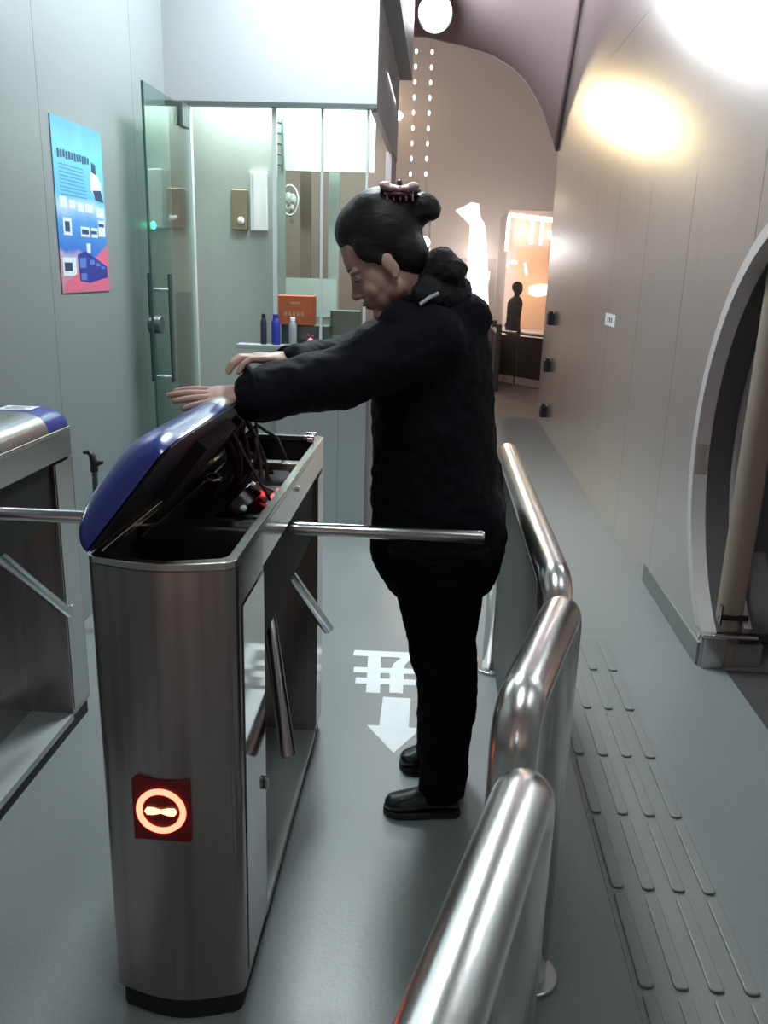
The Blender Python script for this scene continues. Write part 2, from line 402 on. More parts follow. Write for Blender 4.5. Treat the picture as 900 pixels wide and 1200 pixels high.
# portal shell: arch at YE flaring toward the hall
far = [(-3.4, 3.2), (-2.0, 3.62), (-1.0, 3.70), (-.24, 3.69), (.14, 3.61), (.40, 3.54), (.60, 3.44), (.75, 3.32), (.86, 3.18), (.95, 3.04), (1.02, 2.88), (1.07, 2.78), (1.107, 2.68)]
near = [(-3.4, 5.9), (-2.0, 6.1), (-1.0, 6.1), (-.24, 6.1), (.2, 6.05), (.50, 6.0), (.70, 5.92), (.84, 5.85), (.94, 5.78), (1.0, 5.7), (1.06, 5.6), (1.10, 5.5), (1.109, 5.36)]
mid = [((fx*.5+nx*.5)+(.02 if fx > 0 else 0), fz*.5+nz*.5+.1) for (fx, fz), (nx, nz) in zip(far, near)]
b = new_bm(); prev = None
for y, row in ((YE+.0, far), (8.2, [(fx*.62+nx*.38, fz*.62+nz*.38+.06) for (fx, fz), (nx, nz) in zip(far, near)]), (7.2, [(fx*.3+nx*.7, fz*.3+nz*.7+.05) for (fx, fz), (nx, nz) in zip(far, near)]), (6.2, near)):
    vs = [b.verts.new((x, y, z)) for x, z in row]
    if prev:
        for i in range(len(vs)-1): b.faces.new((prev[i], prev[i+1], vs[i+1], vs[i]))
    prev = vs
o = struct('ceiling', b, 'portal', 'mauve arched ceiling shell over the exit', smooth=180)
sd = o.modifiers.new('thick', 'SOLIDIFY'); sd.thickness = .05; sd.offset = 0
b = new_bm(); add_tube(b, [(x, YE+.005, z) for x, z in far], .022, 10); struct('trim_2', b, 'portal_edge', 'pale rounded edge of the exit arch', smooth=180)
# flat ceiling over the gates (above the frame)
b = new_bm(); box2(b, (-2.2, -2.5, 3.5), (XR, 4.6, 3.56)); struct('ceiling_flat', b, 'header', 'flat pale ceiling above the gates')
# left wall
b = new_bm(); box2(b, (XL-.12, -2.5, 0), (XL, YB+.02, 3.5)); struct('wall_left', b, 'left_wall')
# booth header, front skin and body
hz = 2.31
b = new_bm(); box2(b, (XL-.1, YB-.03, hz), (-.362, YB+.02, 4.2)); struct('wall_header', b, 'header', 'white panel above the booth glazing')
b = new_bm(); box2(b, (-.395, YB+.021, 2.28), (-.362, 6.75, 2.83)); struct('wall_header_side', b, 'header_side', 'mauve side face of the booth header')
b = new_bm(); box2(b, (-.361, YB-.03, 2.835), (-.27, 6.75, 4.2)); struct('wall_canopy', b, 'header', 'white canopy above the booth header')
# booth shell
b = new_bm()
box2(b, (-.90, YB, 0), (-.385, YB+.04, 1.06)); struct('wall_booth_front', b, 'booth_panel', 'grey panel below the booth window')
b = new_bm(); box2(b, (XL, 5.06, 0), (-.91, 5.10, 2.9)); struct('wall_booth_inner', b, 'booth_steel', 'brushed steel partition inside the booth doorway')
b = new_bm(); box2(b, (XL-.1, 6.8, 0), (-.40, 6.86, 3.0)); struct('wall_booth_back', b, 'booth_brown')
b = new_bm(); box2(b, (-.41, YB+.1, 0), (-.37, 6.8, .95)); box2(b, (-.41, 6.2, .95), (-.37, 6.8, 2.28)); struct('wall_booth_side', b, 'portal')
b = new_bm(); box2(b, (XL-.1, YB+.03, 2.66), (-.42, 6.8, 2.72)); struct('ceiling_booth', b, 'booth_white')
b = new_bm(); box2(b, (-1.06, 5.35, 2.055), (-.42, 5.38, 2.66)); struct('trim_3', b, 'booth_white', 'bright white band along the top inside the booth')
b = new_bm(); box2(b, (-.90, 5.0, 0), (-.42, 5.04, 1.16)); struct('wall_booth_low', b, 'booth_panel')
# booth window: frame members and panes
wt = new_bm()
box2(wt, (-.912, YB, 1.06), (-.888, YB+.03, hz)); box2(wt, (-.415, YB, 1.06), (-.400, YB+.03, hz)); box2(wt, (-.655, YB+.005, 1.06), (-.640, YB+.02, hz))
o = struct('window_1', wt, 'frame_light', 'booth window of two tall panes in a pale frame', bevel=.002)
b = new_bm(); box2(b, (-.89, YB+.010, 1.07), (-.655, YB+.016, hz)); sub('pane', b, 'glass', o)
b = new_bm(); box2(b, (-.64, YB+.010, 1.07), (-.41, YB+.016, hz)); sub('pane', b, 'glass', o)
b = new_bm(); box2(b, (XL, YB-.035, hz-.022), (-.362, YB+.01, hz)); struct('trim_4', b, 'frame_dark', 'dark track below the white booth header')
b = new_bm(); box2(b, (-1.362, YB-.01, 0), (-1.340, YB+.03, hz-.022)); struct('trim_5', b, 'frame_light', 'pale door post at the booth entrance')
# open glass door leaf, standing parallel to the left wall
XD = -1.352; y0, y1 = 3.99, YB-.03
t = thing('glass_door', 'open frameless glass door leaf standing beside the left wall at the booth entrance', 'door', (XD, y1, 0))
b = new_bm(); box2(b, (XD-.005, y0+.008, .02), (XD+.005, y1, 2.27)); obj('pane', b, 'glass_door', t)
b = new_bm(); box2(b, (XD-.0055, y0, .02), (XD+.0055, y0+.008, 2.27)); obj('polished_edge', b, 'glass_edge', t)
b = new_bm(); box2(b, (XD-.02, y1-.14, 2.17), (XD+.02, y1-.02, 2.285)); obj('top_patch_fitting', b, 'frame_dark', t, bevel=.003)
b = new_bm()
for s in (1, -1):
    add_tube(b, [(XD+s*.05, y0+.13, .99-.06), (XD+s*.05, y0+.13, 1.45)], .011, 12)
o = obj('handle', b, 'frame_dark', t, smooth=40)
b = new_bm()
for z in (1.375, .955): add_cyl(b, (XD-.05, y0+.13, z), (XD+.05, y0+.13, z), .009)
sub('handle_standoff', b, 'frame_light', o, smooth=40)
b = new_bm(); add_cyl(b, (XD-.03, y0+.045, 1.215), (XD+.03, y0+.045, 1.215), .042, seg=28); obj('lock', b, 'frame_dark', t, smooth=40, bevel=.004)

# ================================================================== POSTER
t = thing('wall_poster', 'tall blue and pink transit poster with a navy bus stuck on the left wall', 'poster', (XL+.004, 3.5, 1.7))
pl = [atx(57, 131, XL), atx(118, 157, XL), atx(127, 340, XL), atx(71, 343, XL)]
py0, py1, pz0, pz1 = 3.275, 3.755, 1.375, 2.018
b = new_bm(); box2(b, (XL+.001, py0, pz0), (XL+.004, py1, pz1)); obj('sheet', b, 'poster_print', t)
def pbox(name, m, u0, v0, u1, v1, lvl=1, bmx=None):      # u across 0..1, v down 0..1
    bm = bmx or new_bm(); x = XL+.004
    box2(bm, (x, py0+(py1-py0)*u0, pz1-(pz1-pz0)*v0), (x+.0006*lvl, py0+(py1-py0)*u1, pz1-(pz1-pz0)*v1))
    return None if bmx else obj(name, bm, m, t)
mat('p_navy', s2l((52, 62, 150)), .4); mat('p_white', s2l((225, 235, 240)), .4); mat('p_ink', s2l((50, 75, 110)), .4); mat('p_pink', s2l((225, 110, 140)), .4)
mat('p_line', s2l((90, 150, 190)), .4); mat('p_light', s2l((150, 215, 240)), .4); mat('p_window', s2l((95, 130, 205)), .4)
b = new_bm(); u = .08
for i in range(12):                                      # headline glyph blocks
    wd = .045; pbox('', '', u, .175+.004*(i % 2), u+wd*.8, .225-.004*(i % 3), 1, b); u += wd+.008
obj('headline', b, 'p_ink', t)
b = new_bm()
for i in range(9): pbox('', '', .10, .255+i*.021, .56+.07*random.random(), .261+i*.021, 1, b)
obj('text_lines', b, 'p_line', t)
for (a, c, d, e) in ((.06, .44, .20, .50), (.24, .45, .36, .50), (.40, .46, .52, .51), (.56, .46, .72, .51), (.80, .47, .96, .53), (.10, .56, .26, .66), (.44, .60, .62, .66), (.66, .60, .80, .66), (.82, .55, .97, .65), (.54, .70, .62, .76), (.04, .79, .30, .90)):
    pbox('picture', 'p_white', a, c, d, e, 1)
for (a, c, d, e) in ((.13, .58, .22, .64), (.46, .615, .60, .645), (.83, .57, .95, .59), (.66, .62, .78, .64), (.07, .82, .22, .87)): pbox('picture_detail', 'p_ink', a, c, d, e, 1.5)
b = new_bm()
def pv(u, v): return (py0+(py1-py0)*u, pz1-(pz1-pz0)*v)
add_prism(b, [pv(1, .70), pv(1, .99), pv(.08, .99), pv(.10, .93), pv(.58, .83)], XL+.004, XL+.0047, 'x'); obj('pink_field', b, 'p_pink', t)
b = new_bm(); add_prism(b, [pv(.34, .77), pv(.52, .75), pv(.96, .84), pv(.97, .91), pv(.56, .945), pv(.36, .93)], XL+.004, XL+.0053, 'x'); bus = obj('bus_picture', b, 'p_navy', t)
b = new_bm()
for (a, c, d, e) in ((.37, .79, .50, .85), (.58, .80, .68, .83), (.71, .82, .80, .84), (.83, .84, .91, .855), (.38, .885, .50, .925)):
    b = new_bm(); pbox('', '', a, c, d, e, 2.6, b); sub('bus_window', b, 'p_window', bus)
b = new_bm(); add_prism(b, [pv(.70, .27), pv(.80, .24), pv(.93, .31), pv(.96, .40), pv(.82, .43), pv(.70, .37)], XL+.004, XL+.005, 'x'); obj('figure_picture', b, 'p_white', t)
b = new_bm(); add_prism(b, [pv(.74, .37), pv(.92, .36), pv(.97, .43), pv(.80, .425)], XL+.004, XL+.0056, 'x'); obj('figure_detail', b, 'p_ink', t)
b = new_bm(); add_prism(b, [pv(.75, .20), pv(.83, .21), pv(.83, .27), pv(.75, .26)], XL+.004, XL+.0056, 'x'); obj('figure_detail', b, 'p_ink', t)

# ================================================================== TURNSTILES
def make_turnstile(x0, y0, y1, label, open_deg, front_sign, group='tripod turnstiles of the gate line'):
    x1 = x0+.27; cx = (x0+x1)/2
    R0, R1 = y0+.24, y1-.155                 # recess for the tripod
    t = thing('tripod_turnstile', label, 'turnstile', (cx, (y0+y1)/2, 0), group)
    T = lambda n, bm, m, **k: obj(n, bm, m, t, **k)
    full = rrect(x0, x1, y0, y1, .028, .022)
    foot = [(x, y) for x, y in inset(full, .008, cx, (y0+y1)/2, x1-x0, y1-y0)]
    b = new_bm(); add_prism(b, foot, 0, .055); T('kick_base', b, 'kick')
    # front block: hollow shell
    fr = rrect(x0, x1, y0, R0+.0, .028, .022)
    # keep the back corners of the block square-ish
    fr = [(x, y) if y < R0-.029 else (x0 if x < cx else x1, R0) for x, y in fr]
    fi = inset(fr, .006, cx, (y0+R0)/2, x1-x0, R0-y0)
    b = new_bm(); add_ring_prism(b, fr, fi, .055, .985); add_prism(b, [(x, y) for x, y in fi], .70, .705)
    T('front_housing', b, 'steel', smooth=35)
    b = new_bm(); box2(b, (x1+.0002, y0+.05, .075), (x1+.0025, R0-.004, .90)); T('side_panel', b, 'polished', bevel=.001)
    # rear block
    rr = rrect(x0, x1, R1, y1, .028); rr = [(x, y) if y > R1+.029 else (x0 if x < cx else x1, R1) for x, y in rr]
    b = new_bm(); add_prism(b, rr, .055, .90); T('rear_housing', b, 'steel', smooth=35)
    b = new_bm(); box2(b, (x1+.0002, R1+.008, .075), (x1+.0025, y1-.035, .90)); T('side_panel', b, 'steel_side', bevel=.001)
    b = new_bm(); box2(b, (x1+.0026, R1+.028, .425), (x1+.008, R1+.042, .435)); T('lock', b, 'steel_bright', bevel=.002)
    b = new_bm(); box2(b, (x1+.0026, R0-.03, .40), (x1+.012, R0-.016, .43)); T('lock', b, 'steel_bright', bevel=.003)
    # recess: core, floor
    b = new_bm(); box2(b, (x0+.002, R0, .055), (x0+.125, R1, .91)); T('recess_wall', b, 'polished')
    b = new_bm(); box2(b, (x0+.125, R0, .04), (x1-.001, R1, .062)); T('recess_floor', b, 'satin_floor')
    # upper tub running the whole length
    inn = inset(full, .010, cx, (y0+y1)/2, x1-x0, y1-y0)
    bo = rrect(x0, x1, R0, y1, .028); bo = [(x, y) if y > R0+.029 else (x0 if x < cx else x1, R0+.0005) for x, y in bo]
    b = new_bm(); add_ring_prism(b, bo, inset(bo, .010, cx, (R0+y1)/2, x1-x0, y1-R0), .91, .985); T('upper_beam', b, 'steel_side', smooth=35)
    b = new_bm(); add_ring_prism(b, [(x, y) for x, y in full], inset(full, .020, cx, (y0+y1)/2, x1-x0, y1-y0), .9855, 1.0); T('top_rim', b, 'steel_bright', smooth=35, bevel=.002)
    b = new_bm(); add_ring_prism(b, inset(full, .0105, cx, (y0+y1)/2, x1-x0, y1-y0), inset(full, .013, cx, (y0+y1)/2, x1-x0, y1-y0), .7255, .984); T('added_dark_lining', b, 'interior')  # black lining added to darken the tub's reflective steel inside
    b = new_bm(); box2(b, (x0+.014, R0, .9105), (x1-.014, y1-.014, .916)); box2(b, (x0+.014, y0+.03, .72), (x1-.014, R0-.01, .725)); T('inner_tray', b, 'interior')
    # tripod: axis tilted 45 degrees outward and down
    hy = (R0+R1)/2-.02; hub = Vector((x1-.095, hy, .875))
    ax = Vector((.7071, 0, -.7071)); p = Vector((.7071, 0, .7071)); q = Vector((0, 1, 0))
    b = new_bm(); add_cyl(b, hub-ax*.05, hub+ax*.045, .062, .05, 32); add_cyl(b, hub-ax*.09, hub-ax*.05, .075, .075, 32); T('tripod_hub', b, 'dark_steel', smooth=40, bevel=.004)
    for k in range(3):
        a = k*2*PI/3; d = (ax*.7071+(p*math.cos(a)+q*math.sin(a))*.7071).normalized()
        b = new_bm(); add_tube(b, [hub+d*.03, hub+d*.562, hub+d*.568], [.017, .017, .013], 24); T('tripod_arm', b, 'arm_steel', smooth=40)
    # lid
    th = math.radians(open_deg); L = y1-y0+.03; W = .262; HT = .062
    xh = x0+.004; zh = 1.0015
    def place(u, v, h): return (xh+u*math.cos(th)-h*math.sin(th), y0-.022+v, zh+u*math.sin(th)+h*math.cos(th))
    nose, tail = .085, .06
    def sect(v):                              # (half-width factor, height) along the lid
        k = 1.
        if v < nose: k = max(0.0, 1-(1-v/nose)**2.2)
        if v > L-tail: k = min(k, max(0.0, 1-(1-(L-v)/tail)**2.2))
        return k
    def row(v):
        k = sect(v); wf = .80+.20*math.sqrt(k); hf = HT*(.12+.88*k**.5); n = 20; pts = []
        for i in range(n+1):
            s = -math.cos(PI*i/n); h = (1-abs(s)**3.2)**(1/2.4) if abs(s) < 1 else 0
            pts.append((W/2+s*W/2*wf, v, h*hf))
        return pts
    def lid_piece(name, v0, v1, m, label=None):
        vs = [v0]; 
        while vs[-1] < v1-1e-6:
            st = .006 if (vs[-1] < nose or vs[-1] > L-tail-.006) else .04
            vs.append(min(v1, vs[-1]+st))
        bm = new_bm(); rows = [[bm.verts.new(place(*q)) for q in row(v)] for v in vs]
        for A, B in zip(rows, rows[1:]):
            for i in range(len(A)-1): bm.faces.new((A[i], A[i+1], B[i+1], B[i]))
        bm.faces.new(rows[0]); bm.faces.new(rows[-1][::-1])
        return bm, T(name, bm, m, smooth=50, label=label) if name else None
    fc, tcx = (.40, .17)
    _, lid = lid_piece('lid', fc, L-tcx, 'steel_bright')
    for nm, v0, v1, mm in (('blue_end_cap', 0, fc, 'blue_lid'), ('blue_end_cap', L-tcx, L, 'blue_lid')):
        bm = new_bm(); vs = [v0]
        while vs[-1] < v1-1e-6:
            st = .006 if (vs[-1] < nose or vs[-1] > L-tail-.006) else .04
            vs.append(min(v1, vs[-1]+st))
        rows = [[bm.verts.new(place(*q)) for q in row(v)] for v in vs]
        for A, B in zip(rows, rows[1:]):
            for i in range(len(A)-1): bm.faces.new((A[i], A[i+1], B[i+1], B[i]))
        bm.faces.new(rows[0]); bm.faces.new(rows[-1][::-1])
        sub(nm, bm, mm, lid, smooth=50, label='glossy blue plastic end cap of the lid')
    # underside tray of the lid
    bm = new_bm(); vs = [.03+i*(L-.06)/24 for i in range(25)]; A = []
    rows = []
    for v in vs:
        wf = .80+.20*math.sqrt(sect(v)); rows.append([bm.verts.new(place(W/2+s*W/2*wf*.985, v, h)) for s, h in ((-1, .001), (1, .001), (1, -.004), (-1, -.004))])
    for A, B in zip(rows, rows[1:]):
        for i in range(4): bm.faces.new((A[i], A[(i+1) % 4], B[(i+1) % 4], B[i]))
    bm.faces.new(rows[0]); bm.faces.new(rows[-1][::-1]); sub('lid_underside', bm, 'lid_under', lid)
    if open_deg > 5:
        bm = new_bm()
        for (u0, u1, v0, v1, hh) in ((.05, .20, .30, .56, -.03), (.06, .19, .66, .90, -.025)):
            c = [place(u, v, h) for u in (u0, u1) for v in (v0, v1) for h in (0, hh)]
            V = [bm.verts.new(x) for x in c]
            for f in ((0, 1, 3, 2), (4, 6, 7, 5), (0, 4, 5, 1), (2, 3, 7, 6), (0, 2, 6, 4), (1, 5, 7, 3)): bm.faces.new([V[i] for i in f])
        sub('reader_box', bm, 'interior', lid)
    return t, place, lid
MX0, MY0, MY1 = -.605, 1.358, 2.54
turn, lidp, lidobj = make_turnstile(MX0, MY0, MY1, 'brushed steel turnstile with raised blue lid and glowing red no-entry sign', 52, True)
TX = lambda n, bm, m, **k: obj(n, bm, m, turn, **k)
# glowing sign on the rounded front
sc_ = Vector((-.478, 1.332, .508))
b = new_bm(); box2(b, (sc_.x-.055, sc_.y-.003, sc_.z-.066), (sc_.x+.055, sc_.y+.012, sc_.z+.062)); sgn = TX('sign_panel', b, 'sign_face_red_glow', bevel=.002, label='black square display panel')
b = new_bm(); n = 48; V = []
for i in range(n):
    a = 2*PI*i/n; V.append([b.verts.new((sc_.x+r*math.cos(a), sc_.y+yy, sc_.z+r*math.sin(a))) for r, yy in ((.036, -.0035), (.0375, -.007), (.0465, -.007), (.048, -.0035))])
for i in range(n):
    for k in range(3): b.faces.new((V[i][k], V[i][k+1], V[(i+1) % n][k+1], V[(i+1) % n][k]))
sub('light_ring', b, 'sign_ring', sgn, smooth=60, label='glowing red ring')
b = new_bm()
for s in (-1, 1):
    add_prism(b, [(sc_.x+s*.0005, sc_.z-.003), (sc_.x+s*.014, sc_.z-.007), (sc_.x+s*.026, sc_.z-.007), (sc_.x+s*.031, sc_.z), (sc_.x+s*.026, sc_.z+.007), (sc_.x+s*.014, sc_.z+.007), (sc_.x+s*.0005, sc_.z+.003)], sc_.y-.0068, sc_.y-.0035, 'y')
sub('light_bar', b, 'sign_bar', sgn, label='glowing orange bar across the ring')
# machinery in the open tub
b = new_bm(); box2(b, (MX0+.014, 1.612, .93), (MX0+.256, 1.64, .978)); TX('cross_bar', b, 'dark_steel', bevel=.002)
b = new_bm(); box2(b, (MX0+.03, 2.26, .95), (MX0+.258, 2.30, .972)); TX('cross_bar', b, 'steel_bright', bevel=.002)
b = new_bm(); box2(b, (MX0+.03, 1.56, .955), (MX0+.036, 2.5, .972)); TX('hinge_strip', b, 'steel_side')
b = new_bm(); add_cyl(b, (MX0+.13, 1.70, .80), (MX0+.13, 1.70, .93), .035, seg=24); add_cyl(b, (MX0+.13, 1.70, .93), (MX0+.13, 1.70, .945), .02, seg=24); TX('damper_drum', b, 'dark_steel', smooth=40)
b = new_bm(); box2(b, (MX0+.10, 1.78, .87), (MX0+.20, 1.85, .925)); TX('solenoid', b, 'dark_steel', bevel=.004)
b = new_bm(); add_box(b, (MX0+.185, 1.97, .955), (.05, .006, .06), Euler((.3, .5, .6)).to_matrix()); TX('circuit_board', b, 'steel_side', label='small tilted grey board')
b = new_bm(); box2(b, (MX0+.14, 1.9, .917), (MX0+.255, 2.2, .922)); pcb = TX('circuit_board', b, 'pcb')
for (dx, y, z) in ((.222, 2.03, .955), (.214, 1.985, .953), (.22, 1.945, .93)):
    b = new_bm(); add_cyl(b, (MX0+dx, y, .922), (MX0+dx, y, z-.005), .003); add_ball(b, (MX0+dx, y, z), .0055); sub('indicator_light', b, 'red_led', pcb, smooth=60, label='glowing red indicator')
b = new_bm(); add_ball(b, (MX0+.165, 1.885, .945), .009); TX('plug', b, 'label_white', smooth=60)
b = new_bm()
for i in range(16):
    x = MX0+.05+.12*random.random(); y = 2.0+.4*random.random()
    q = Vector(lidp(.10+.1*random.random(), .62+.3*random.random(), -.012)); p0 = Vector((x, y, .93)); m_ = (p0+q)/2+Vector((.06*random.random(), .06*(random.random()-.5), -.04*random.random()))
    pts = [p0*(1-s)**2+m_*2*s*(1-s)+q*s*s for s in [k/10 for k in range(11)]]
    add_tube(b, pts, .0045+.003*random.random(), 8)
TX('cable_bundle', b, 'wire', smooth=60)
b = new_bm(); add_tube(b, [Vector((MX0+.20, 2.34, .93)), Vector((MX0+.16, 2.33, 1.03)), Vector((MX0+.11, 2.3, 1.07)), Vector((MX0+.06, 2.27, 1.02)), Vector((MX0+.05, 2.26, .94))], .006, 8); TX('cable', b, 'black', smooth=60)
b = new_bm(); p0 = Vector(lidp(.17, .62, -.004)); add_cyl(b, p0, (MX0+.235, 1.93, .93), .004, seg=10); TX('lid_stay', b, 'dark_steel', smooth=60)
b = new_bm(); add_box(b, (MX0+.243, 2.47, 1.006), (.022, .09, .012)); add_box(b, (MX0+.236, 2.44, 1.012), (.034, .014, .014)); add_box(b, (MX0+.238, 2.49, 1.012), (.03, .014, .014)); TX('latch', b, 'steel_bright', bevel=.002)
b = new_bm(); add_cyl(b, (MX0+.27, 2.03, .962), (MX0+.276, 2.03, .962), .008, seg=16); TX('screw', b, 'steel_bright', smooth=40)
b = new_bm(); add_ball(b, (MX0+.05, 2.05, .97), (.025, .02, .018)); TX('bolt', b, 'steel_bright', smooth=60)
# the neighbouring gate, lid shut
t2, lp2, l2 = make_turnstile(-1.41, 1.36, 2.555, 'steel turnstile with closed lid against the left wall', 0, False)
b = new_bm(); add_box(b, (-1.262, 2.455, 1.0632), (.10, .075, .0016)); o = obj('sticker', b, 'label_white', t2, label='white printed sticker on the blue cap')
b = new_bm()
for i in range(3): add_box(b, (-1.262-.01*(i % 2), 2.437+i*.018, 1.0642), (.06, .006, .0006))
sub('sticker_print', b, 'ink', o)

# crutch-shaped black handle on a pole behind the closed turnstile
t = thing('push_handle', 'black crooked handle on a thin grey pole between the closed turnstile and the left wall', 'handle', (-1.345, 3.2, 0))
b = new_bm(); add_cyl(b, (-1.36, 3.2, 0), (-1.352, 3.2, .70), .011); obj('pole', b, 'frame_dark', t, smooth=40)
b = new_bm(); add_tube(b, [(-1.392, 3.2, .762), (-1.372, 3.2, .765), (-1.358, 3.2, .75), (-1.352, 3.2, .72), (-1.352, 3.2, .685)], [.007, .010, .013, .015, .016], 12); add_tube(b, [(-1.355, 3.2, .705), (-1.33, 3.2, .722), (-1.315, 3.2, .724)], [.011, .010, .007], 12); obj('grip', b, 'black', t, smooth=60)

# ================================================================== GUARD RAILS
def hoop(p0, p1, z, r, label, panel=False, er=.055):
    p0, p1 = Vector(p0+(0,)), Vector(p1+(0,)); d = (p1-p0).normalized(); up = Vector((0, 0, 1))
    t = thing('guard_rail', label, 'railing', (p0+p1)/2, 'steel hoop guard rails')
    path = [p0+up*.012, p0+up*(z-er)]
    for i in range(1, 9):
        a = PI/2*i/8; path.append(p0+d*er*(1-math.cos(a))+up*(z-er+er*math.sin(a)))
    for i in range(0, 9):
        a = PI/2*(1-i/8); path.append(p1-d*er*(1-math.cos(a))+up*(z-er+er*math.sin(a)))
    path.append(p1+up*.012)
    b = new_bm(); add_tube(b, path, r, 32); obj('hoop_tube', b, 'chrome', t, smooth=180)
    for p in (p0, p1):
        b = new_bm(); add_cyl(b, p, p+up*.012, r*1.7, seg=32); obj('floor_flange', b, 'steel_bright', t, smooth=40, bevel=.003)
    if panel:
        c = (p0+p1)/2; l = (p1-p0).length-2*r-.01
        b = new_bm(); add_box(b, c+up*(.10+(z-.19)/2), (.012, l, z-.19), Matrix.Rotation(math.atan2(-d.x, d.y), 3, 'Z'))
        obj('infill_plate', b, 'plate_reflections', t, bevel=.002)
    return t
hoop((.272, 3.02), (.272, 1.66), .88, .0365, 'long straight steel hoop rail beside the standing person', True)
hoop((.268, 1.52), (.142, 1.11), .885, .037, 'short angled steel hoop rail, middle of the three')
hoop((.140, .93), (-.075, .22), .885, .037, 'angled steel hoop rail nearest the camera at the bottom edge')

# ================================================================== FLOOR DETAILS
K = [(0.545+.0, 0)]
for j in range(8):
    yb = 1.19+.3085*(j-1)
    t = thing('tactile_tile', 'ribbed grey tactile floor tile right of the guard rails', 'tile', (.64, yb+.15, 0), 'ribbed tactile tiles in the right lane')
    b = new_bm(); box2(b, (.495, yb, 0), (.79, yb+.3084, .003)); obj('base', b, 'tactile', t)
    for i in range(4):
        x = .524+.0765*i
        b = new_bm(); P_ = rrect(x-.0165, x+.0165, yb+.008, yb+.298, .012, n=5); add_prism(b, P_, .003, .0110)
        obj('rib', b, 'tactile', t, bevel=.004)
FL = .0012
def paint(name, polys, label, cat, grp=None):
    b = new_bm()
    for P_ in polys: add_prism(b, P_, .0002, FL)
    return tag(obj(name, b, 'paint_white'), label, cat)
paint('painted_arrow', [[(-.137, 2.745), (-.036, 2.745), (-.036, 2.542), (.010, 2.542), (-.080, 2.379), (-.179, 2.542), (-.137, 2.542)]], 'white arrow painted on the floor pointing toward the camera', 'arrow')
b = new_bm()
for i, P_ in enumerate([[(-.279, 3.120), (-.015, 3.128), (.055, 3.132), (.055, 3.082), (-.02, 3.074), (-.280, 3.070)],
           [(-.266, 2.970), (-.021, 2.981), (-.019, 2.938), (-.264, 2.925)],
           [(-.251, 2.884), (-.022, 2.891), (-.020, 2.845), (-.249, 2.836)],
           [(-.219, 3.0695), (-.168, 3.0715), (-.150, 2.77), (-.202, 2.77)],
           [(-.124, 2.948), (-.112, 3.02), (-.085, 3.0725), (-.028, 3.0735), (-.055, 3.045), (-.070, 3.0), (-.066, 2.777), (-.116, 2.777)],
           [(.010, 3.08), (.058, 3.08), (.050, 2.90), (-.004, 2.90), (-.002, 2.94), (.012, 2.94)],
           [(-.012, 2.80), (.030, 2.76), (.052, 2.80), (.010, 2.85)]]):
    add_prism(b, P_, .0002, FL+.00005*i)
tag(obj('painted_character', b, 'paint_white'), 'white Chinese character painted on the floor beyond the arrow', 'floor marking')

# ================================================================== RIGHT WALL DETAILS
for (px, py, pos) in ((648, 374, 'topmost'), (643, 428, 'middle'), (638, 480, 'lowest')):
    c = atx(px, py, XR)
    t = thing('hinge_block', pos+' of the three black blocks at the far edge of the right wall', 'block', c, 'black blocks on the wall edge')
    b = new_bm(); box2(b, (XR-.055, 8.30, c.z-.055), (XR-.001, 8.43, c.z+.055)); obj('housing', b, 'black', t, bevel=.006)
    b = new_bm(); box2(b, (XR-.045, 8.32, c.z+.055), (XR-.010, 8.41, c.z+.075)); obj('cap', b, 'black', t, bevel=.004)
c = atx(715, 375, XR)
t = thing('wall_label', 'small white printed label on the right wall', 'label', (XR, c.y, c.z))
b = new_bm(); box2(b, (XR-.003, c.y-.15, c.z-.038), (XR-.0002, c.y+.15, c.z+.038)); obj('plate', b, 'label_white', t)
for i in range(3): b = new_bm(); box2(b, (XR-.0036, c.y-.08+i*.06, c.z-.016), (XR-.0031, c.y-.045+i*.06, c.z+.016)); obj('print', b, 'ink', t)
b = new_bm(); add_cyl(b, (1.222, 3.20, .0), (1.222, 3.20, 2.6), .050, seg=36)
t = thing('weathered_column', 'weathered brownish round column just inside the round opening', 'column', (1.222, 3.20, 0))
obj('shaft', b, 'pole', t, smooth=40)
b = new_bm(); box2(b, (1.165, 3.145, .205), (1.28, 3.16, .225)); box2(b, (1.165, 3.13, .19), (1.172, 3.16, .27)); obj('clamp', b, 'dark_steel', t, bevel=.002)
b = new_bm(); box2(b, (1.50, 2.9, -.02), (1.9, 3.3, 2.6)); tag(obj('street_pier', b, 'facade_a'), 'dark brown pier beyond the round opening', 'pier')

# ================================================================== BOOTH CONTENTS
t = thing('counter_ledge', 'narrow pale counter ledge below the booth window', 'counter', (-.65, YB, 1.05))
b = new_bm(); box2(b, (-1.10, YB-.10, 1.062), (-.37, YB+.0, 1.085)); obj('ledge_top', b, 'booth_panel', t, bevel=.003)
b = new_bm(); box2(b, (-.60, YB-.102, 1.0855), (-.372, YB-.01, 1.096)); obj('glass_sill', b, 'frame_light', t)
LZ = 1.085
def bottle(name, x, y, r, h, m, mc, label, cat):
    t = thing(name, label, cat, (x, y, LZ))
    b = new_bm(); add_tube(b, [(x, y, LZ), (x, y, LZ+h*.72), (x, y, LZ+h*.82), (x, y, LZ+h*.86)], [r, r, r*.72, r*.62], 24); obj('body', b, m, t, smooth=50)
    b = new_bm(); add_cyl(b, (x, y, LZ+h*.86), (x, y, LZ+h), r*.66, r*.6, seg=24); obj('cap', b, mc, t, smooth=50, bevel=.002)
bottle('thermos_bottle', at(313, 385, YB-.06).x-.02, YB-.055, .017, .165, 'dark_navy', 'black', 'thin dark bottle at the left end of the ledge', 'bottle')
bottle('water_bottle', at(323, 385, YB-.06).x, YB-.055, .024, .165, 'blue_bottle', 'blue_bottle', 'royal blue bottle on the ledge before the orange box', 'bottle')
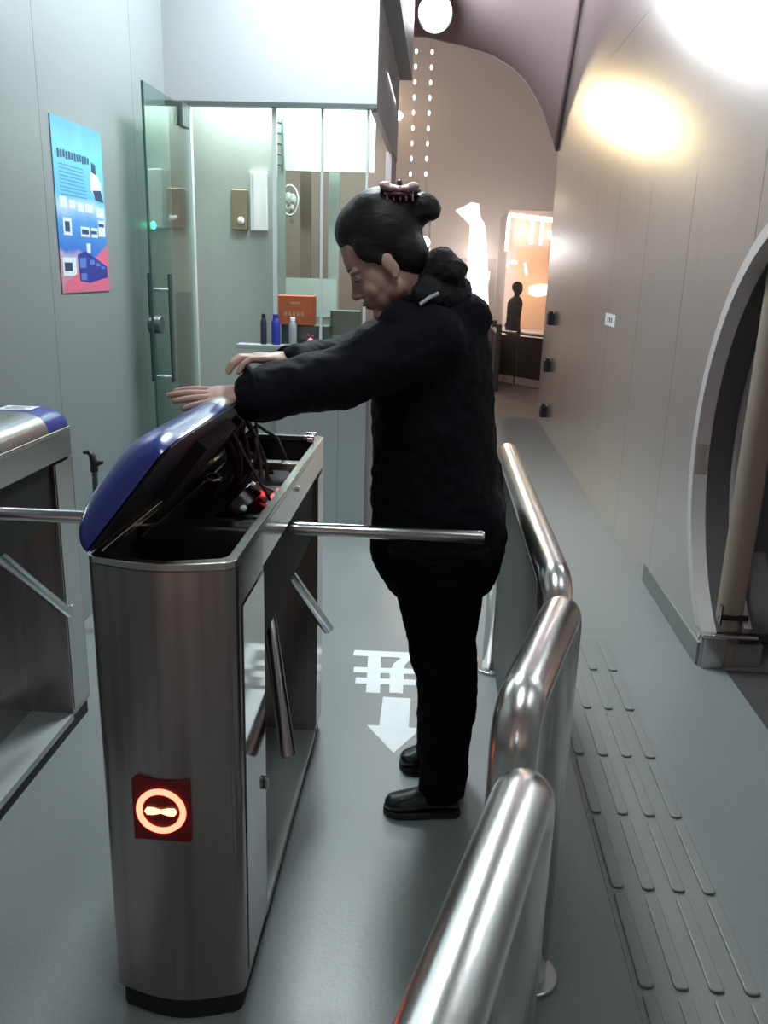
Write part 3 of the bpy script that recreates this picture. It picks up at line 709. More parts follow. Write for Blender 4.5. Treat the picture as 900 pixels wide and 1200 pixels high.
bottle('steel_flask', at(343, 385, YB-.06).x, YB-.055, .022, .15, 'grey_flask', 'label_white', 'grey flask with a white cap on the ledge', 'flask')
x = at(364, 395, YB-.05).x
t = thing('small_toy', 'tiny pink and dark trinket at the ledge right of the flask', 'trinket', (x, YB-.05, LZ))
b = new_bm(); add_ball(b, (x, YB-.05, LZ+.022), (.018, .015, .022)); obj('body', b, 'pink', t, smooth=60)
b = new_bm(); add_ball(b, (x-.012, YB-.05, LZ+.05), (.011, .009, .013)); add_ball(b, (x+.012, YB-.05, LZ+.048), (.010, .009, .013)); obj('ears', b, 'clip_dark', t, smooth=60)
# inside, on a low cabinet against the glass
t = thing('grey_cash_box', 'dark grey box standing inside the booth under the orange box', 'box', (-.74, 4.86, 1.16))
b = new_bm(); box2(b, (-.885, 4.80, 1.05), (-.61, 4.95, 1.185)); cb = obj('case', b, 'frame_dark', t, bevel=.006)
b = new_bm(); box2(b, (-.87, 4.797, 1.10), (-.70, 4.799, 1.104)); obj('lid_seam', b, 'black', t)
t = thing('orange_box', 'bright orange carton with pale print behind the booth glass', 'box', (-.75, 4.86, 1.186))
b = new_bm(); box2(b, (-.915+.0, 4.78, 1.187), (-.70, 4.90, 1.345)); obj('carton', b, 'orange', t, bevel=.003)
b = new_bm()
for i in range(5): box2(b, (-.865+i*.024, 4.7785, 1.235), (-.850+i*.024, 4.7798, 1.258))
box2(b, (-.83, 4.7785, 1.30), (-.775, 4.7798, 1.312)); obj('print', b, 'orange_print', t)
# booth desk body that carries them
b = new_bm(); box2(b, (-.90, 4.745, 0), (-.42, 4.99, 1.049)); tag(obj('booth_desk', b, 'booth_panel'), 'grey desk inside the booth behind the window', 'desk')
p0, p1 = at(325, 326, 5.3), at(394, 372, 5.3)
t = thing('notice_sheet', 'pale green white sheet inside the booth above the orange box', 'sheet', (p0.x, 5.3, p1.z))
b = new_bm(); box2(b, (p0.x, 5.30, p1.z), (p1.x, 5.306, p0.z)); obj('sheet', b, 'booth_white', t)
b = new_bm(); box2(b, (p0.x-.006, 5.3065, 0), (p1.x+.006, 5.318, p0.z+.006)); obj('backing', b, 'frame_light', t)
p0, p1 = at(392, 362, 5.1), at(428, 402, 5.1)
t = thing('computer_monitor', 'grey flat monitor inside the booth at the right end of the window', 'monitor', (p0.x, 5.1, 1.0))
b = new_bm(); box2(b, (-.62, 4.90, 1.13), (-.44, 4.93, 1.27)); obj('screen', b, 'frame_dark', t, bevel=.008)
b = new_bm(); box2(b, (-.55, 4.90, 1.05), (-.51, 4.93, 1.13)); obj('stand', b, 'frame_dark', t)
# switch box and white panel on the inner partition
p0, p1 = at(272, 222, 5.05), at(291, 270, 5.05)
t = thing('switch_box', 'brass coloured switch box on the steel partition in the booth doorway', 'box', (p0.x, 5.05, p1.z))
b = new_bm(); box2(b, (p0.x, 5.02, p1.z), (p1.x, 5.058, p0.z)); obj('housing', b, 'brass', t, bevel=.006)
b = new_bm(); add_ball(b, ((p0.x+p1.x)/2+.01, 5.012, p1.z+.05), (.02, .012, .022)); obj('knob', b, 'label_white', t, smooth=60)
p0, p1 = at(294, 201, 5.05), at(314, 271, 5.05)
t = thing('white_panel', 'tall white wall panel beside the brass coloured switch box', 'panel', (p0.x, 5.05, p1.z))
b = new_bm(); box2(b, (p0.x, 5.02, p1.z), (p1.x, 5.058, p0.z)); obj('housing', b, 'booth_white', t, bevel=.005)
b = new_bm(); box2(b, (p0.x+.012, 5.017, p1.z+.02), (p0.x+.02, 5.019, p0.z-.02)); obj('door_seam', b, 'frame_light', t)
# wall hooks row on the glazing bar
t = thing('hook_strip', 'vertical strip of small dark hooks high inside the booth', 'hooks', (-.93, 5.04, 2.1))
b = new_bm(); box2(b, (-.925, 5.046, 2.02), (-.918, 5.058, 2.30)); obj('strip', b, 'frame_dark', t)
for i in range(5):
    b = new_bm(); add_tube(b, [(-.925, 5.045, 2.05+i*.055), (-.945, 5.03, 2.052+i*.055), (-.958, 5.02, 2.066+i*.055)], .006, 8); obj('hook', b, 'frame_dark', t, smooth=60)
c = at(181, 263, 4.6)
t = thing('status_light', 'small green glowing light on the left wall behind the glass door', 'light', (XL, 4.33, 1.74))
b = new_bm(); c = atx(181, 264, XL+.02); box2(b, (XL+.0005, c.y-.03, c.z-.025), (XL+.012, c.y+.03, c.z+.025)); obj('housing', b, 'frame_dark', t, bevel=.003)
b = new_bm(); add_ball(b, (XL+.015, c.y, c.z), (.012, .02, .02)); obj('lens', b, 'green_led', t, smooth=60)
t = thing('wall_fan', 'white bracketed wall fan inside the booth behind the right window', 'fan', (-.75, 5.3, 1.75))
c = at(340, 235, 5.28)
b = new_bm(); add_tube(b, [(c.x+.05*math.cos(a), 5.27+.02*math.sin(a)*0, c.z+.085*math.sin(a)) for a in [2*PI*i/24 for i in range(25)]], .006, 8, cap=False); obj('guard_ring', b, 'booth_white', t, smooth=60)
b = new_bm()
for k in range(3):
    a = k*2*PI/3+.4; add_ball(b, (c.x+.022*math.cos(a), 5.275, c.z+.036*math.sin(a)), (.018, .004, .028), Matrix.Rotation(-a, 3, 'Y'))
obj('blades', b, 'booth_white', t, smooth=60)
b = new_bm(); add_cyl(b, (c.x, 5.26, c.z), (c.x, 5.30, c.z), .014); add_cyl(b, (c.x, 5.29, c.z), (c.x, 5.345, c.z-.12), .012); obj('motor', b, 'frame_light', t, smooth=40)
# curtain of brown cloth strips behind the window
for i, (px0, px1) in enumerate(((352, 364), (385, 397))):
    a_, b_ = at(px0, 235, 5.6), at(px1, 325, 5.6)
    b = new_bm(); box2(b, (a_.x, 5.6, 0), (b_.x, 5.63, 2.655)); tag(obj('booth_mullion', b, 'frame_light' if i else 'booth_brown', bevel=.002), 'pale vertical bar inside the booth near the window corner' if i else 'brown vertical bar inside the booth behind the left pane', 'bar')

# ================================================================== CEILING LAMPS
for (x, y), lb in zip(CEIL, ('long white ceiling lamp over the painted arrow', 'long white ceiling lamp above the camera')):
    t = thing('ceiling_lamp', lb, 'lamp', (x, y, 3.5))
    b = new_bm(); box2(b, (x-.2, y-.68, 3.455), (x+.2, y+.68, 3.4995)); obj('housing', b, 'header', t, bevel=.005)
    b = new_bm(); box2(b, (x-.175, y-.65, 3.44), (x+.175, y+.65, 3.4549)); obj('diffuser', b, 'lamp_hall', t)

# ================================================================== PERSON
def P(px, py, Y): return at(px, py, Y)
per = thing('person', 'person in black uniform leaning over the open turnstile, hair in a bun', 'person', (.02, 2.17, 0))
NS, FS = 2.0, 2.34                            # depth of near and far shoulder
# ---- head frame: origin at the ear line
E0 = P(457, 314, 2.17)
pit = math.radians(33)
fx = Vector((-math.cos(pit), -.05, -math.sin(pit))).normalized()
ux = Vector((-math.sin(pit), 0, math.cos(pit))); sxv = fx.cross(ux).normalized(); ux = sxv.cross(fx)   # s toward...
HM = Matrix((fx, sxv, ux)).transposed()
def hd(f, s, u): return E0 + HM @ Vector((f, s, u))
def body_mesh():
    b = new_bm()
    # cranium and face
    add_ball(b, hd(-.006, 0, .066), (.096, .077, .096), HM, 28, 18)
    add_ball(b, hd(.036, 0, .045), (.059, .062, .082), HM, 28, 18)
    add_ball(b, hd(.034, 0, .0), (.060, .062, .075), HM, 28, 18)
    add_ball(b, hd(.050, 0, -.035), (.044, .050, .055), HM)
    add_ball(b, hd(.012, 0, -.045), (.052, .058, .042), HM)      # jaw
    add_ball(b, hd(.078, 0, -.083), (.020, .024, .018), HM)      # chin
    for s in (-1, 1):
        add_ball(b, hd(.060, s*.033, -.020), (.026, .024, .030), HM)       # cheek
        add_ball(b, hd(.078, s*.028, .036), (.017, .028, .009), HM)        # brow
        add_ball(b, hd(.096, s*.011, -.020), (.010, .008, .008), HM)       # nostril wing
        # ear
        add_ball(b, hd(-.004, s*.073, .004), (.017, .007, .031), HM @ Matrix.Rotation(.2, 3, 'Y'))
        add_ball(b, hd(-.002, s*.073, -.022), (.010, .006, .011), HM)
    add_limb(b, [(hd(.088, 0, .028), .009), (hd(.098, 0, .004), .010), (hd(.108, 0, -.014), .0125)])   # nose
    add_ball(b, hd(.092, 0, -.040), (.012, .024, .008), HM)      # upper lip bed
    add_ball(b, hd(.089, 0, -.055), (.011, .020, .008), HM)
    # neck
    nb = P(492, 372, 2.23)
    add_limb(b, [(hd(-.02, 0, -.03), .052), (nb, .058)])
    # trunk under the clothes
    add_loft(b, [(P(508, 372, 2.23), (.05, 0, 0), (0, .10, 0)), (P(508, 410, 2.23), (.10, 0, 0), (0, .17, 0)), (P(508, 500, 2.23), (.11, 0, 0), (0, .15, 0)), (P(512, 600, 2.23), (.11, 0, 0), (0, .14, 0)), (P(515, 660, 2.23), (.11, 0, 0), (0, .16, 0)), (P(515, 700, 2.23), (.08, 0, 0), (0, .13, 0))])
    # legs
    for hip, kn, an, Y in (((516, 690), (522, 795), (517, 905), 2.08), ((512, 690), (520, 790), (515, 880), 2.27)):
        add_limb(b, [(P(hip[0], hip[1], Y), .070), (P(kn[0], kn[1], Y), .048), (P(an[0], an[1], Y), .030)])
        f = P(an[0], an[1], Y); add_limb(b, [(f, .026), (Vector((f.x-.02, f.y, .055)), .018)])
    # arms
    for pts in (LARM, RARM): add_limb(b, [(p, r) for p, r in pts])
    return b
LS, LE, LW = P(500, 398, 2.07), P(398, 446, 1.96), P(289, 461, 1.87)
RS, RE, RW = P(490, 392, 2.33), P(400, 425, 2.22), P(334, 424, 1.99)
LARM = [(LS, .055), (LE, .040), (LW, .026)]
RARM = [(RS, .055), (RE, .040), (RW, .025)]
def hand(b, wrist, fwd, side, up, flex, spread, thumb, L=.072, droop=(0, 0, 0, 0)):
    """side points from little finger to index; up = back of the hand"""
    M3 = Matrix((fwd, side, up)).transposed()
    def g(f, s, u): return wrist + M3 @ Vector((f, s, u))
    add_limb(b, [(wrist, .0255), (g(.02, 0, 0), .023)])
    add_loft(b, [(g(.0, 0, 0), M3 @ Vector((0, .027, 0)), M3 @ Vector((0, 0, .019))), (g(.03, 0, .001), M3 @ Vector((0, .036, 0)), M3 @ Vector((0, 0, .0165))), (g(.065, 0, .002), M3 @ Vector((0, .041, 0)), M3 @ Vector((0, 0, .0135))), (g(.085, 0, .0), M3 @ Vector((0, .040, 0)), M3 @ Vector((0, 0, .0095)))])
    for i, (s0, ln) in enumerate(((-.031, .78), (-.0105, .95), (.0105, 1.04), (.031, .95))):
        base = g(.080-.008*abs(i-2)*.6, s0, 0); a = 0; p = base; pts = [(p, .0092)]
        ang = (i-1.5)*spread
        for k, seg in enumerate((.042, .026, .021)):
            a += flex[k]+droop[i]*(k == 0)
            d = M3 @ Vector((math.cos(a)*math.cos(ang), math.sin(ang), -math.sin(a)))
            p = p+d*seg*ln; pts.append((p, (.0084, .0078, .0066)[k]))
        add_limb(b, [(g(.045, s0*.7, 0), .010)]+pts)
    p = g(.018, .022, -.006); pts = [(p, .0135)]
    for (df, ds, du), r in zip(thumb, (.0115, .0100, .0082)):
        p = p+M3 @ Vector((df, ds, du)); pts.append((p, r))
    add_limb(b, pts)
bodybm = body_mesh()
# left hand lies palm-down on the lid edge, fingers reaching past it
fwd = (P(200, 468, 1.83)-LW).normalized(); up = Vector((0, 0, 1)); up = (up-fwd*up.dot(fwd)).normalized(); side = fwd.cross(up) * 1
side = Vector((0, 1, 0)) if side.y > 0 else Vector((0, 1, 0)); side = (side-fwd*side.dot(fwd)-up*side.dot(up)).normalized()
up = (up*math.cos(.30)-side*math.sin(.30)*1).normalized(); side = (side-up*side.dot(up)).normalized()
hand(bodybm, LW, fwd, side, up, (-.10, .12, .10), .085, [(.028, .018, -.006), (.026, .010, -.004), (.022, .004, -.002)], droop=(.10, .0, -.03, .02))
# right hand closes over the left forearm
fwd = (P(296, 419, 1.93)-RW).normalized(); up = Vector((0, 0, 1)); up = (up-fwd*up.dot(fwd)).normalized()
side = up.cross(fwd); side = side if side.y < 0 else -side
hand(bodybm, RW, fwd, side, up, (.10, .55, .45), .05, [(.026, .016, -.012), (.022, .006, -.012), (.018, .0, -.010)])
body = obj('body', bodybm, 'skin', per, smooth=180); fuse(body, .0034, 5)
# eyes, mouth, brows
for s in (-1, 1):
    b = new_bm(); add_ball(b, hd(.0775, s*.030, .019), (.013, .015, .0115), HM); e = sub('eye', b, 'eye_white', body, smooth=60)
    b = new_bm(); add_ball(b, hd(.0865, s*.031, .0155), (.0055, .0065, .0065), HM); sub('iris', b, 'eye_dark', body, smooth=60)
    b = new_bm(); add_ball(b, hd(.0785, s*.030, .0245), (.0145, .017, .0085), HM); sub('eyelid', b, 'skin', body, smooth=60)
    b = new_bm(); add_tube(b, [hd(.092, s*.014, .043), hd(.0925, s*.026, .047), hd(.083, s*.041, .045)], [.0025, .0032, .0015], 8); sub('eyebrow', b, 'hair', body, smooth=60)
b = new_bm(); add_ball(b, hd(.1015, 0, -.0435), (.0055, .019, .0042), HM); add_ball(b, hd(.0975, 0, -.0520), (.0055, .017, .0048), HM); sub('lips', b, 'lips', body, smooth=60)
# hair
b = new_bm()
add_ball(b, hd(-.026, 0, .086), (.104, .088, .104), HM, 36, 20)
add_ball(b, hd(.000, 0, .112), (.083, .074, .072), HM, 36, 20)
add_ball(b, hd(-.052, 0, .025), (.058, .078, .085), HM, 36, 20)
for s in (-1, 1): add_ball(b, hd(.016, s*.064, .068), (.040, .018, .042), HM); add_ball(b, hd(.010, s*.069, .032), (.016, .010, .022), HM)
add_limb(b, [(hd(-.085, 0, .095), .050), (hd(-.120, 0, .105), .040)])
o = obj('hair', b, 'hair', per, smooth=180); fuse(o, .005, 6); crumple(o, .003, .03)
bc = P(494, 243, 2.17)
b = new_bm()
add_ball(b, bc, (.043, .045, .036)); add_ball(b, bc+Vector((-.040, 0, .000)), (.036, .042, .028)); add_ball(b, bc+Vector((.022, -.01, -.005)), (.026, .03, .028)); add_limb(b, [(bc+Vector((-.06, 0, -.035)), .048), (bc+Vector((-.01, 0, -.01)), .038)])
o = obj('hair_bun', b, 'hair', per, smooth=180); fuse(o, .005, 4); crumple(o, .008, .02)
cc = P(468, 219, 2.13)
b = new_bm()
for i in range(7):
    a = PI*i/6; add_ball(b, cc+Vector((-.034*math.cos(a), .0, .002-.008*math.sin(a))), (.015, .034, .0095))
clip = obj('hair_clip', b, 'clip_pink', per, smooth=180, label='pink claw hair clip'); fuse(clip, .003, 3)
b = new_bm()
for i in range(5): add_limb(b, [(cc+Vector((-.03+.015*i, -.012, -.006)), .004), (cc+Vector((-.026+.015*i, -.024, -.032)), .0025)])
add_ball(b, cc+Vector((-.004, 0, -.018)), (.036, .030, .010)); add_ball(b, cc+Vector((0, 0, .008)), (.008, .012, .008))
sub('clip_teeth', b, 'clip_dark', clip, smooth=60)
# ---- jacket
def ring_px(y, xf, xb, Y=2.23, half=.2, tilt=0):
    a, c = P(xf, y, Y), P(xb, y, Y); m = (a+c)/2; h = (c-a)/2
    return (m, Vector((h.x, 0, h.z)), Vector((0, half, 0)))
b = new_bm()
add_loft(b, [ring_px(352, 478, 545, half=.10), ring_px(366, 466, 560, half=.155), ring_px(385, 455, 571, half=.19), ring_px(410, 448, 575, half=.205), ring_px(440, 440, 577, half=.20), ring_px(480, 434, 580, half=.198),
             ring_px(520, 438, 582, half=.195), ring_px(560, 437, 588, half=.195), ring_px(600, 436, 594, half=.198), ring_px(640, 434, 592, half=.20), ring_px(662, 440, 586, half=.198), ring_px(680, 452, 579, half=.19), ring_px(688, 466, 568, half=.19)])
add_limb(b, [(LS+Vector((.015, 0, 0)), .085), (LS*.5+LE*.5+Vector((0, 0, .0)), .082), (LE+Vector((0, 0, .004)), .073), (LE*.4+LW*.6, .066), (LW+Vector((.028, 0, -.004)), .062)])
add_limb(b, [(RS+Vector((.015, 0, 0)), .085), (RS*.5+RE*.5, .078), (RE, .065), (RE*.45+RW*.55, .052), (RW+Vector((.030, .012, 0)), .044)])
for (x, y, Y, r) in ((470, 380, 2.05, .055), (475, 375, 2.3, .055), (545, 375, 2.17, .07)): add_ball(b, P(x, y, Y), r)
jk = obj('jacket', b, 'jacket', per, smooth=180); fuse(jk, .0065, 7); crumple(jk, .018, .075); crumple(jk, .008, .03)
b = new_bm()                                                           # standing collar round the neck
def oring(c, ax, ay, r, n=22): return [Vector(c)+Vector(ax)*math.cos(2*PI*i/n)+Vector(ay)*math.sin(2*PI*i/n) for i in range(n+1)]
c0 = P(489, 364, 2.23)
add_tube(b, oring(c0, (.072, 0, .018), (0, .085, 0), .03), .027, 14, cap=False)
add_tube(b, oring(P(480, 350, 2.23), (.066, 0, .028), (0, .078, 0), .03), .019, 14, cap=False)
o = sub('collar', b, 'jacket', jk, smooth=180)
b = new_bm()                                                           # padded hood rolled behind the neck
for (x, y, Y, r) in ((517, 312, 2.15, .045), (510, 332, 2.17, .05), (532, 318, 2.13, .034), (525, 345, 2.17, .055), (500, 345, 2.10, .040), (503, 330, 2.25, .045), (537, 340, 2.2, .035)): add_ball(b, P(x, y, Y), (r, r*1.3, r))
o = sub('hood', b, 'fur', jk, smooth=180, label='dark fluffy hood rolled behind the neck'); fuse(o, .006, 4); crumple(o, .012, .02)
# piping on the near shoulder
b = new_bm(); pa, pb_ = P(492, 357, 2.04), P(514, 344, 2.06)
add_tube(b, [pa, (pa+pb_)/2+Vector((0, 0, .003)), pb_], .005, 10); sub('shoulder_piping', b, 'piping', jk, smooth=60, label='light reflective piping on the near shoulder')
for Wp, El, r in ((LW, LE, .060), (RW, RE, .034)):
    d = (El-Wp).normalized(); b = new_bm(); a, c = frame_of(d)
    add_tube(b, [Wp+d*.010+a*r*math.cos(2*PI*i/24)+c*r*math.sin(2*PI*i/24) for i in range(25)], .006, 8, cap=False); sub('cuff', b, 'jacket', jk, smooth=60)
# ---- trousers
b = new_bm()
def legp(rows, Y): 
    R_ = []
    for y, xf, xb in rows:
        a, c = P(xf, y, Y), P(xb, y, Y); m = (a+c)/2; h = (c-a)/2
        R_.append((m, Vector((h.x, 0, h.z)), Vector((0, max(.055, abs(h.x)*.95), 0))))
    add_loft(b, R_)
legp([(640, 452, 575), (690, 464, 568), (715, 470, 563), (745, 477, 558), (775, 481, 559), (795, 488, 561), (830, 490, 558), (865, 489, 552), (895, 493, 549), (930, 488, 545)], 2.10)
legp([(640, 455, 570), (690, 462, 560), (730, 474, 552), (770, 484, 548), (800, 489, 552), (840, 489, 550), (875, 488, 545), (887, 489, 543)], 2.27)
add_loft(b, [(P(515, 640, 2.23), (.115, 0, 0), (0, .165, 0)), (P(515, 690, 2.23), (.108, 0, 0), (0, .165, 0)), (P(517, 712, 2.23), (.08, 0, 0), (0, .13, 0))])
tr = obj('trousers', b, 'trousers', per, smooth=180); fuse(tr, .0065, 5); crumple(tr, .012, .06)
# ---- shoes
def shoe(heel, toe):
    heel, toe = Vector(heel), Vector(toe); d = (toe-heel).normalized(); s = Vector((-d.y, d.x, 0)); L = (toe-heel).length; Z = Vector((0, 0, 1))
    b = new_bm(); R_ = []
    for f, hw, hh, zc in ((0.0, .020, .018, .040), (.04, .031, .030, .050), (.25, .034, .044, .060), (.42, .036, .038, .054), (.6, .041, .028, .044), (.8, .043, .022, .037), (.94, .033, .018, .033), (1.0, .015, .010, .028)):
        R_.append((heel+d*L*f+Z*zc, s*hw, Z*hh))
    add_loft(b, R_); o = obj('shoe', b, 'shoe', per, smooth=180, label='shiny black shoe'); fuse(o, .004, 4)
    b = new_bm(); pl_ = []
    prof = [(0, .018), (.05, .030), (.3, .031), (.6, .042), (.82, .043), (.95, .032), (1.01, .010)]
    for f, hw in prof: q = heel+d*L*f+s*hw; pl_.append((q.x, q.y))
    for f, hw in prof[::-1]: q = heel+d*L*f-s*hw; pl_.append((q.x, q.y))
    add_prism(b, pl_, .001, .020); sub('sole', b, 'sole', o, bevel=.003)
h1 = atz(538, 935, .0); t1 = atz(450, 951, 0.)
shoe((h1.x, 2.09, 0), (t1.x, 2.075, 0))
shoe((.085, 2.33, 0), (-.055, 2.30, 0))

# ================================================================== STREET BEYOND THE EXIT
t = thing('flood_light', 'glaring white floodlight hanging at the top of the exit arch', 'lamp', (-.15, 8.5, 3.8))
fl = at(510, 14, 8.5)
b = new_bm(); add_ball(b, fl, (.15, .08, .15)); obj('lens', b, 'lamp_white', t, smooth=60)
b = new_bm(); add_cyl(b, fl+Vector((0, .04, 0)), fl+Vector((0, .22, .02)), .16, .09, seg=28); obj('housing', b, 'dark_steel', t, smooth=40)
b = new_bm(); add_cyl(b, fl+Vector((0, .12, .1)), fl+Vector((0, .12, .52)), .02); obj('bracket', b, 'dark_steel', t, smooth=40)
lamp('flood_glow', 'POINT', fl+Vector((0, -.22, -.05)), 42, (.95, .97, 1), .12)
t = thing('canopy_spot', 'tiny white spot lamp under the canopy beside the booth header', 'lamp', at(476, 42, 7.0))
b = new_bm(); add_ball(b, at(478, 42, 7.0), (.03, .03, .045)); obj('lens', b, 'led_string', t, smooth=60)
b = new_bm(); c = at(478, 36, 7.0); add_cyl(b, c+Vector((0, .0, .02)), c+Vector((0, 0, .3)), .02); obj('bracket', b, 'dark_steel', t, smooth=60)
# warm street lamp partly hidden by the booth header
wl = Vector((-.98, 16, 4.1))
t = thing('street_lamp', 'warm street lamp on a tall pole behind the booth', 'lamp', (wl.x, wl.y, 0))
b = new_bm(); add_ball(b, wl, (.20, .12, .10)); obj('lamp_head', b, 'lamp_warm', t, smooth=60)
b = new_bm(); add_cyl(b, (wl.x-.15, wl.y, 0), (wl.x-.12, wl.y, wl.z+.1), .05, .035); add_cyl(b, (wl.x-.12, wl.y, wl.z+.1), wl, .03); obj('pole', b, 'dark_steel', t, smooth=40)
lamp('street_glow', 'POINT', wl+Vector((0, -.2, 0)), 100, (1, .78, .44), .24)
# two distant masts trimmed with strings of lights
YT = 40
for (x0_, y0_, x1_, y1_, n_, lb) in ((488, 60, 481, 222, 9, 'left string of white bulbs on a thin distant mast'), (506.5, 61, 499, 222, 9, 'right string of white bulbs on a thin distant mast')):
    t = thing('light_string', lb, 'light string', at(x1_, y1_, YT), 'light strings on the distant masts')
    b = new_bm(); add_cyl(b, at(x0_, y0_-40, YT+.02), at(x1_, y1_, YT+.02), .025, seg=8); q_ = at(x1_, y1_, YT+.02); add_cyl(b, q_, (q_.x, q_.y, -.012), .03, seg=8); obj('mast', b, 'tower', t)
    for i in range(n_):
        f = i/(n_-1); c = at(x0_+(x1_-x0_)*f, y0_+(y1_-18-y0_)*f, YT-.02)
        b = new_bm(); add_ball(b, c, (.07, .06, .11), None, 10, 8); obj('bulb', b, 'led_string', t, smooth=60)
# bright flood sculpture
YS = 24
def quad(pts, Y, th=.08):
    P_ = [at(x, y, Y) for x, y in pts]; return [(p.x, p.z) for p in P_]
t = thing('lit_monument', 'glowing white monument with a beaked top behind the person', 'monument', at(560, 345, YS))
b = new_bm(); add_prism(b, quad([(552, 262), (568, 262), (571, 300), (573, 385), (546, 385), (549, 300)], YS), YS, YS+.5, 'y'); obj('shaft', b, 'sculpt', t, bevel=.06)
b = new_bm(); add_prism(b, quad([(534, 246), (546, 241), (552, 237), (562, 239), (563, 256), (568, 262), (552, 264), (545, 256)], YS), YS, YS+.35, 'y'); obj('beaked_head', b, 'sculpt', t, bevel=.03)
c = at(560, 300, YS-1.2); lamp('monument_glow', 'POINT', c, 340, (1, .84, .74), .2)
b = new_bm(); c = at(497, 284, 20); add_ball(b, c, (.13, .13, .13)); 
t = thing('globe_lamp', 'small bright globe lamp seen just behind the bun', 'lamp', (c.x, 20, 0)); obj('globe', b, 'lamp_white', t, smooth=60)
b = new_bm(); add_cyl(b, (c.x, 20, -.01), (c.x, 20, c.z-.1), .04); obj('pole', b, 'dark_steel', t, smooth=60)
b = new_bm(); c = at(505, 232, 22); add_ball(b, c, (.07, .07, .07)); t = thing('small_lamp', 'small amber lamp touching the edge of the bun', 'lamp', (c.x, 22, 0)); obj('globe', b, 'lamp_warm', t, smooth=60)
b = new_bm(); add_cyl(b, (c.x, 22, -.01), (c.x, 22, c.z-.05), .03); obj('pole', b, 'dark_steel', t, smooth=60)
# shop building with neon outline
YN = 25
sh = thing('shop_building', 'orange lit shop building with white neon outline near the right wall', 'building', (3.2, YN+2, 0))
a, c = at(598, 250, YN), at(660, 395, YN)
b = new_bm(); box2(b, (a.x, YN+.2, -.01), (5.5, YN+4, a.z+.1)); obj('facade', b, 'facade_a', sh)
b = new_bm(); add_prism(b, quad([(606, 290), (650, 290), (650, 386), (606, 386)], YN+.15), YN+.12, YN+.2, 'y'); obj('shop_front', b, 'facade_orange_lit', sh)
b = new_bm(); add_prism(b, quad([(620, 336), (633, 333), (646, 334), (644, 345), (630, 348), (620, 345)], YN), YN+.02, YN+.1, 'y'); obj('lit_window', b, 'window_lit', sh)
b = new_bm(); add_prism(b, quad([(618, 292), (642, 292), (642, 308), (618, 308)], YN), YN+.02, YN+.1, 'y'); obj('shop_sign', b, 'facade_orange_lit', sh)
def bar(x0_, y0_, x1_, y1_, r=.045, nm='neon_tube', m='neon', par=sh, Y=YN-.15):
    bm = new_bm(); add_tube(bm, [at(x0_, y0_, Y), at(x1_, y1_, Y)], r, 10); return obj(nm, bm, m, par, smooth=60)
bar(596, 252, 650, 258, .065); bar(596.5, 254, 593, 294, .045); bar(624, 257, 622, 286, .05); bar(636, 258, 633, 287, .045)
bar(594, 312, 597, 306, .03); bar(599, 307, 606, 308, .045); bar(615, 308, 617, 322, .03); bar(573, 318, 571.5, 330, .03)
for (x, y) in ((612, 269), (644, 275)):
    b = new_bm(); c = at(x, y, YN-.1); add_ball(b, c, (.07, .07, .10)); obj('wall_lamp', b, 'lamp_warm', sh, smooth=60)
c = at(625, 330, YN-1.5); lamp('shop_glow', 'POINT', c, 38, (1, .55, .24), .2)
# pale low wall across the road
b = new_bm(); a = at(500, 358, 30); box2(b, (a.x-14, 30, -.01), (a.x+1.9, 30.4, a.z)); tag(obj('low_wall', b, 'rail_pale'), 'pale low wall across the road left of the shop', 'wall')
b = new_bm(); box2(b, (-8, 33, -.01), (2.1, 36, 2.0)); tag(obj('long_building', b, 'facade_a'), 'long low mauve building behind the pale wall', 'building')
# fence beyond the exit
t = thing('exit_fence', 'dark panelled fence with a pale top rail beyond the exit', 'fence', (1.03, 11.4, 0))
A, B = Vector((.86, 12.4, 0)), Vector((1.62, 10.25, 0)); A2 = Vector((.86, 12.4, 0))
A, B = Vector((.86, 12.4, 0)), Vector((2.1, 10.9, 0))
d = (B-A).normalized(); ang = math.atan2(d.y, d.x)
b = new_bm(); add_box(b, (A+B)/2+Vector((0, 0, .36)), ((B-A).length, .03, .60), Matrix.Rotation(ang, 3, 'Z')); obj('panel', b, 'fence_dark', t)
b = new_bm(); add_tube(b, [A+Vector((0, 0, .70)), B+Vector((0, 0, .70))], .022, 12); obj('top_rail', b, 'rail_pale', t, smooth=60)
b = new_bm(); add_box(b, (A+B)/2+Vector((0, -.02, .045)), ((B-A).length, .06, .10), Matrix.Rotation(ang, 3, 'Z')); obj('bottom_rail', b, 'rail_pale', t)
for f in (0.0, .22, .5, .78, 1.0):
    p = A+(B-A)*f+Vector((0, -.03, 0)); b = new_bm(); add_cyl(b, p+Vector((0, 0, -.01)), p+Vector((0, 0, .76)), .028); obj('post', b, 'fence_dark', t, smooth=60)
t = thing('lane_fence', 'dark lane fence with bright rail tops running away behind the person', 'fence', (.78, 12, 0))
b = new_bm(); add_tube(b, [Vector((.80, 11.2, .74)), Vector((.80, 15.5, .74))], .03, 12); obj('top_rail', b, 'rail_pale', t, smooth=60)
b = new_bm(); box2(b, (.785, 11.2, .12), (.81, 15.5, .70)); obj('panel', b, 'fence_dark', t)
for y in (11.2, 12.2, 13.4, 15.0):
    b = new_bm(); add_cyl(b, (.80, y, -.01), (.80, y, .86), .035); obj('post', b, 'fence_dark', t, smooth=60)
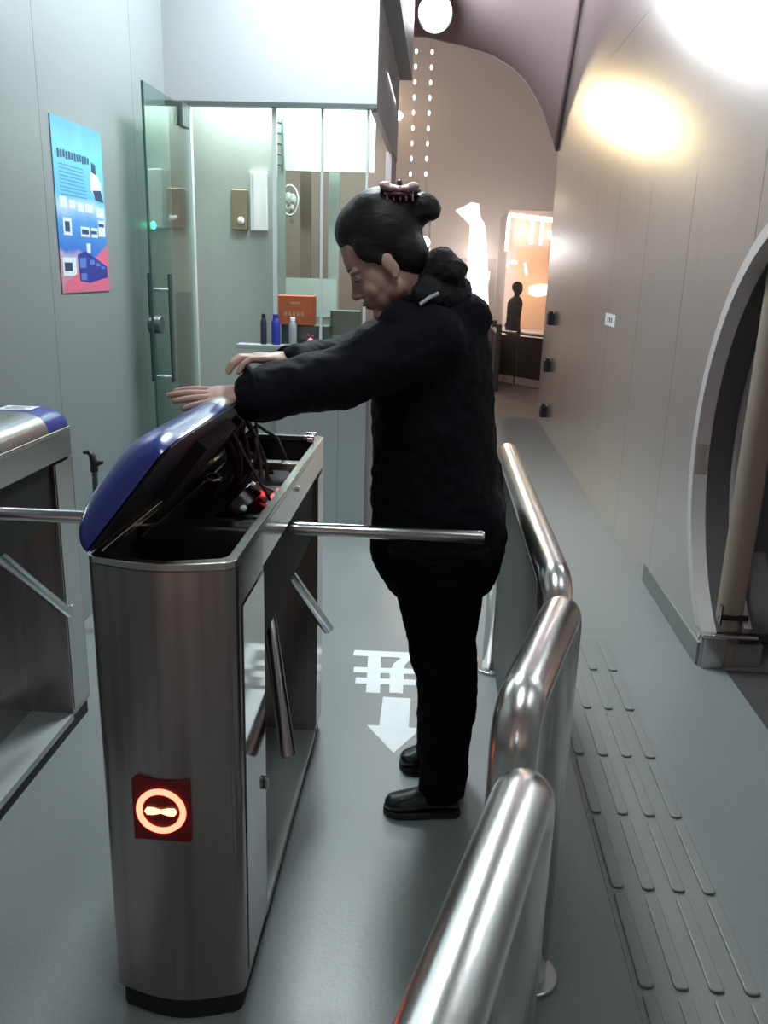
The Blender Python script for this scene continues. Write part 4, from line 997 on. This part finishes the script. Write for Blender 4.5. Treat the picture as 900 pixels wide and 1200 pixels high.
# walking passer-by
YW = 13.6
w_ = thing('person', 'distant passer-by in dark clothes walking behind the far fence', 'person', (at(604, 400, YW).x, YW, 0))
def Q(x, y, Y=YW): return at(x, y, Y)
k0 = Q(604, 352); sc = .95
b = new_bm(); hx = k0.x
hz_ = Q(605, 341).z
def W(dx, z, dy=0): return Vector((hx+dx, YW+dy, z))
add_ball(b, W(.03, 1.27), (.075, .07, .095)); add_limb(b, [(W(.02, 1.19), .04), (W(.01, 1.13), .045)])
add_loft(b, [(W(.01, 1.14), (.08, 0, 0), (0, .10, 0)), (W(0, 1.06), (.12, 0, 0), (0, .18, 0)), (W(-.01, .85), (.11, 0, 0), (0, .16, 0)), (W(-.01, .62), (.12, 0, 0), (0, .17, 0)), (W(-.01, .55), (.10, 0, 0), (0, .14, 0))])
add_limb(b, [(W(0, 1.06, -.17), .05), (W(-.03, .85, -.2), .042), (W(.06, .68, -.19), .035)]); add_limb(b, [(W(0, 1.06, .17), .05), (W(-.02, .85, .2), .042), (W(-.10, .70, .19), .035)])
add_limb(b, [(W(-.02, .58, -.08), .08), (W(-.13, .33, -.08), .055), (W(-.27, .06, -.08), .04), (W(-.20, .03, -.08), .035)])
add_limb(b, [(W(.01, .58, .08), .08), (W(.06, .32, .08), .055), (W(.04, .05, .08), .04), (W(.11, .025, .08), .035)])
o = obj('body', b, 'walker', w_, smooth=180); fuse(o, .02, 3)
b = new_bm(); add_ball(b, W(.015, 1.30), (.085, .08, .085)); obj('hair', b, 'black', w_, smooth=180)
# night smog hanging over the street
b = new_bm(); box2(b, (-12, 9.6, -.005), (16, 58, 14)); o = obj('street_smog', b, 'black'); tag(o, 'thin warm night smog hanging over the street beyond the exit', 'smog', kind='stuff')
m = bpy.data.materials.new('smog'); m.use_nodes = True; n = m.node_tree; n.nodes.clear()
mo = n.nodes.new('ShaderNodeOutputMaterial'); vs_ = n.nodes.new('ShaderNodeVolumeScatter'); vs_.inputs['Color'].default_value = (.95, .86, .87, 1); vs_.inputs['Density'].default_value = .03; vs_.inputs['Anisotropy'].default_value = .55
n.links.new(vs_.outputs[0], mo.inputs['Volume']); o.data.materials.clear(); o.data.materials.append(m)
bpy.context.view_layer.update()
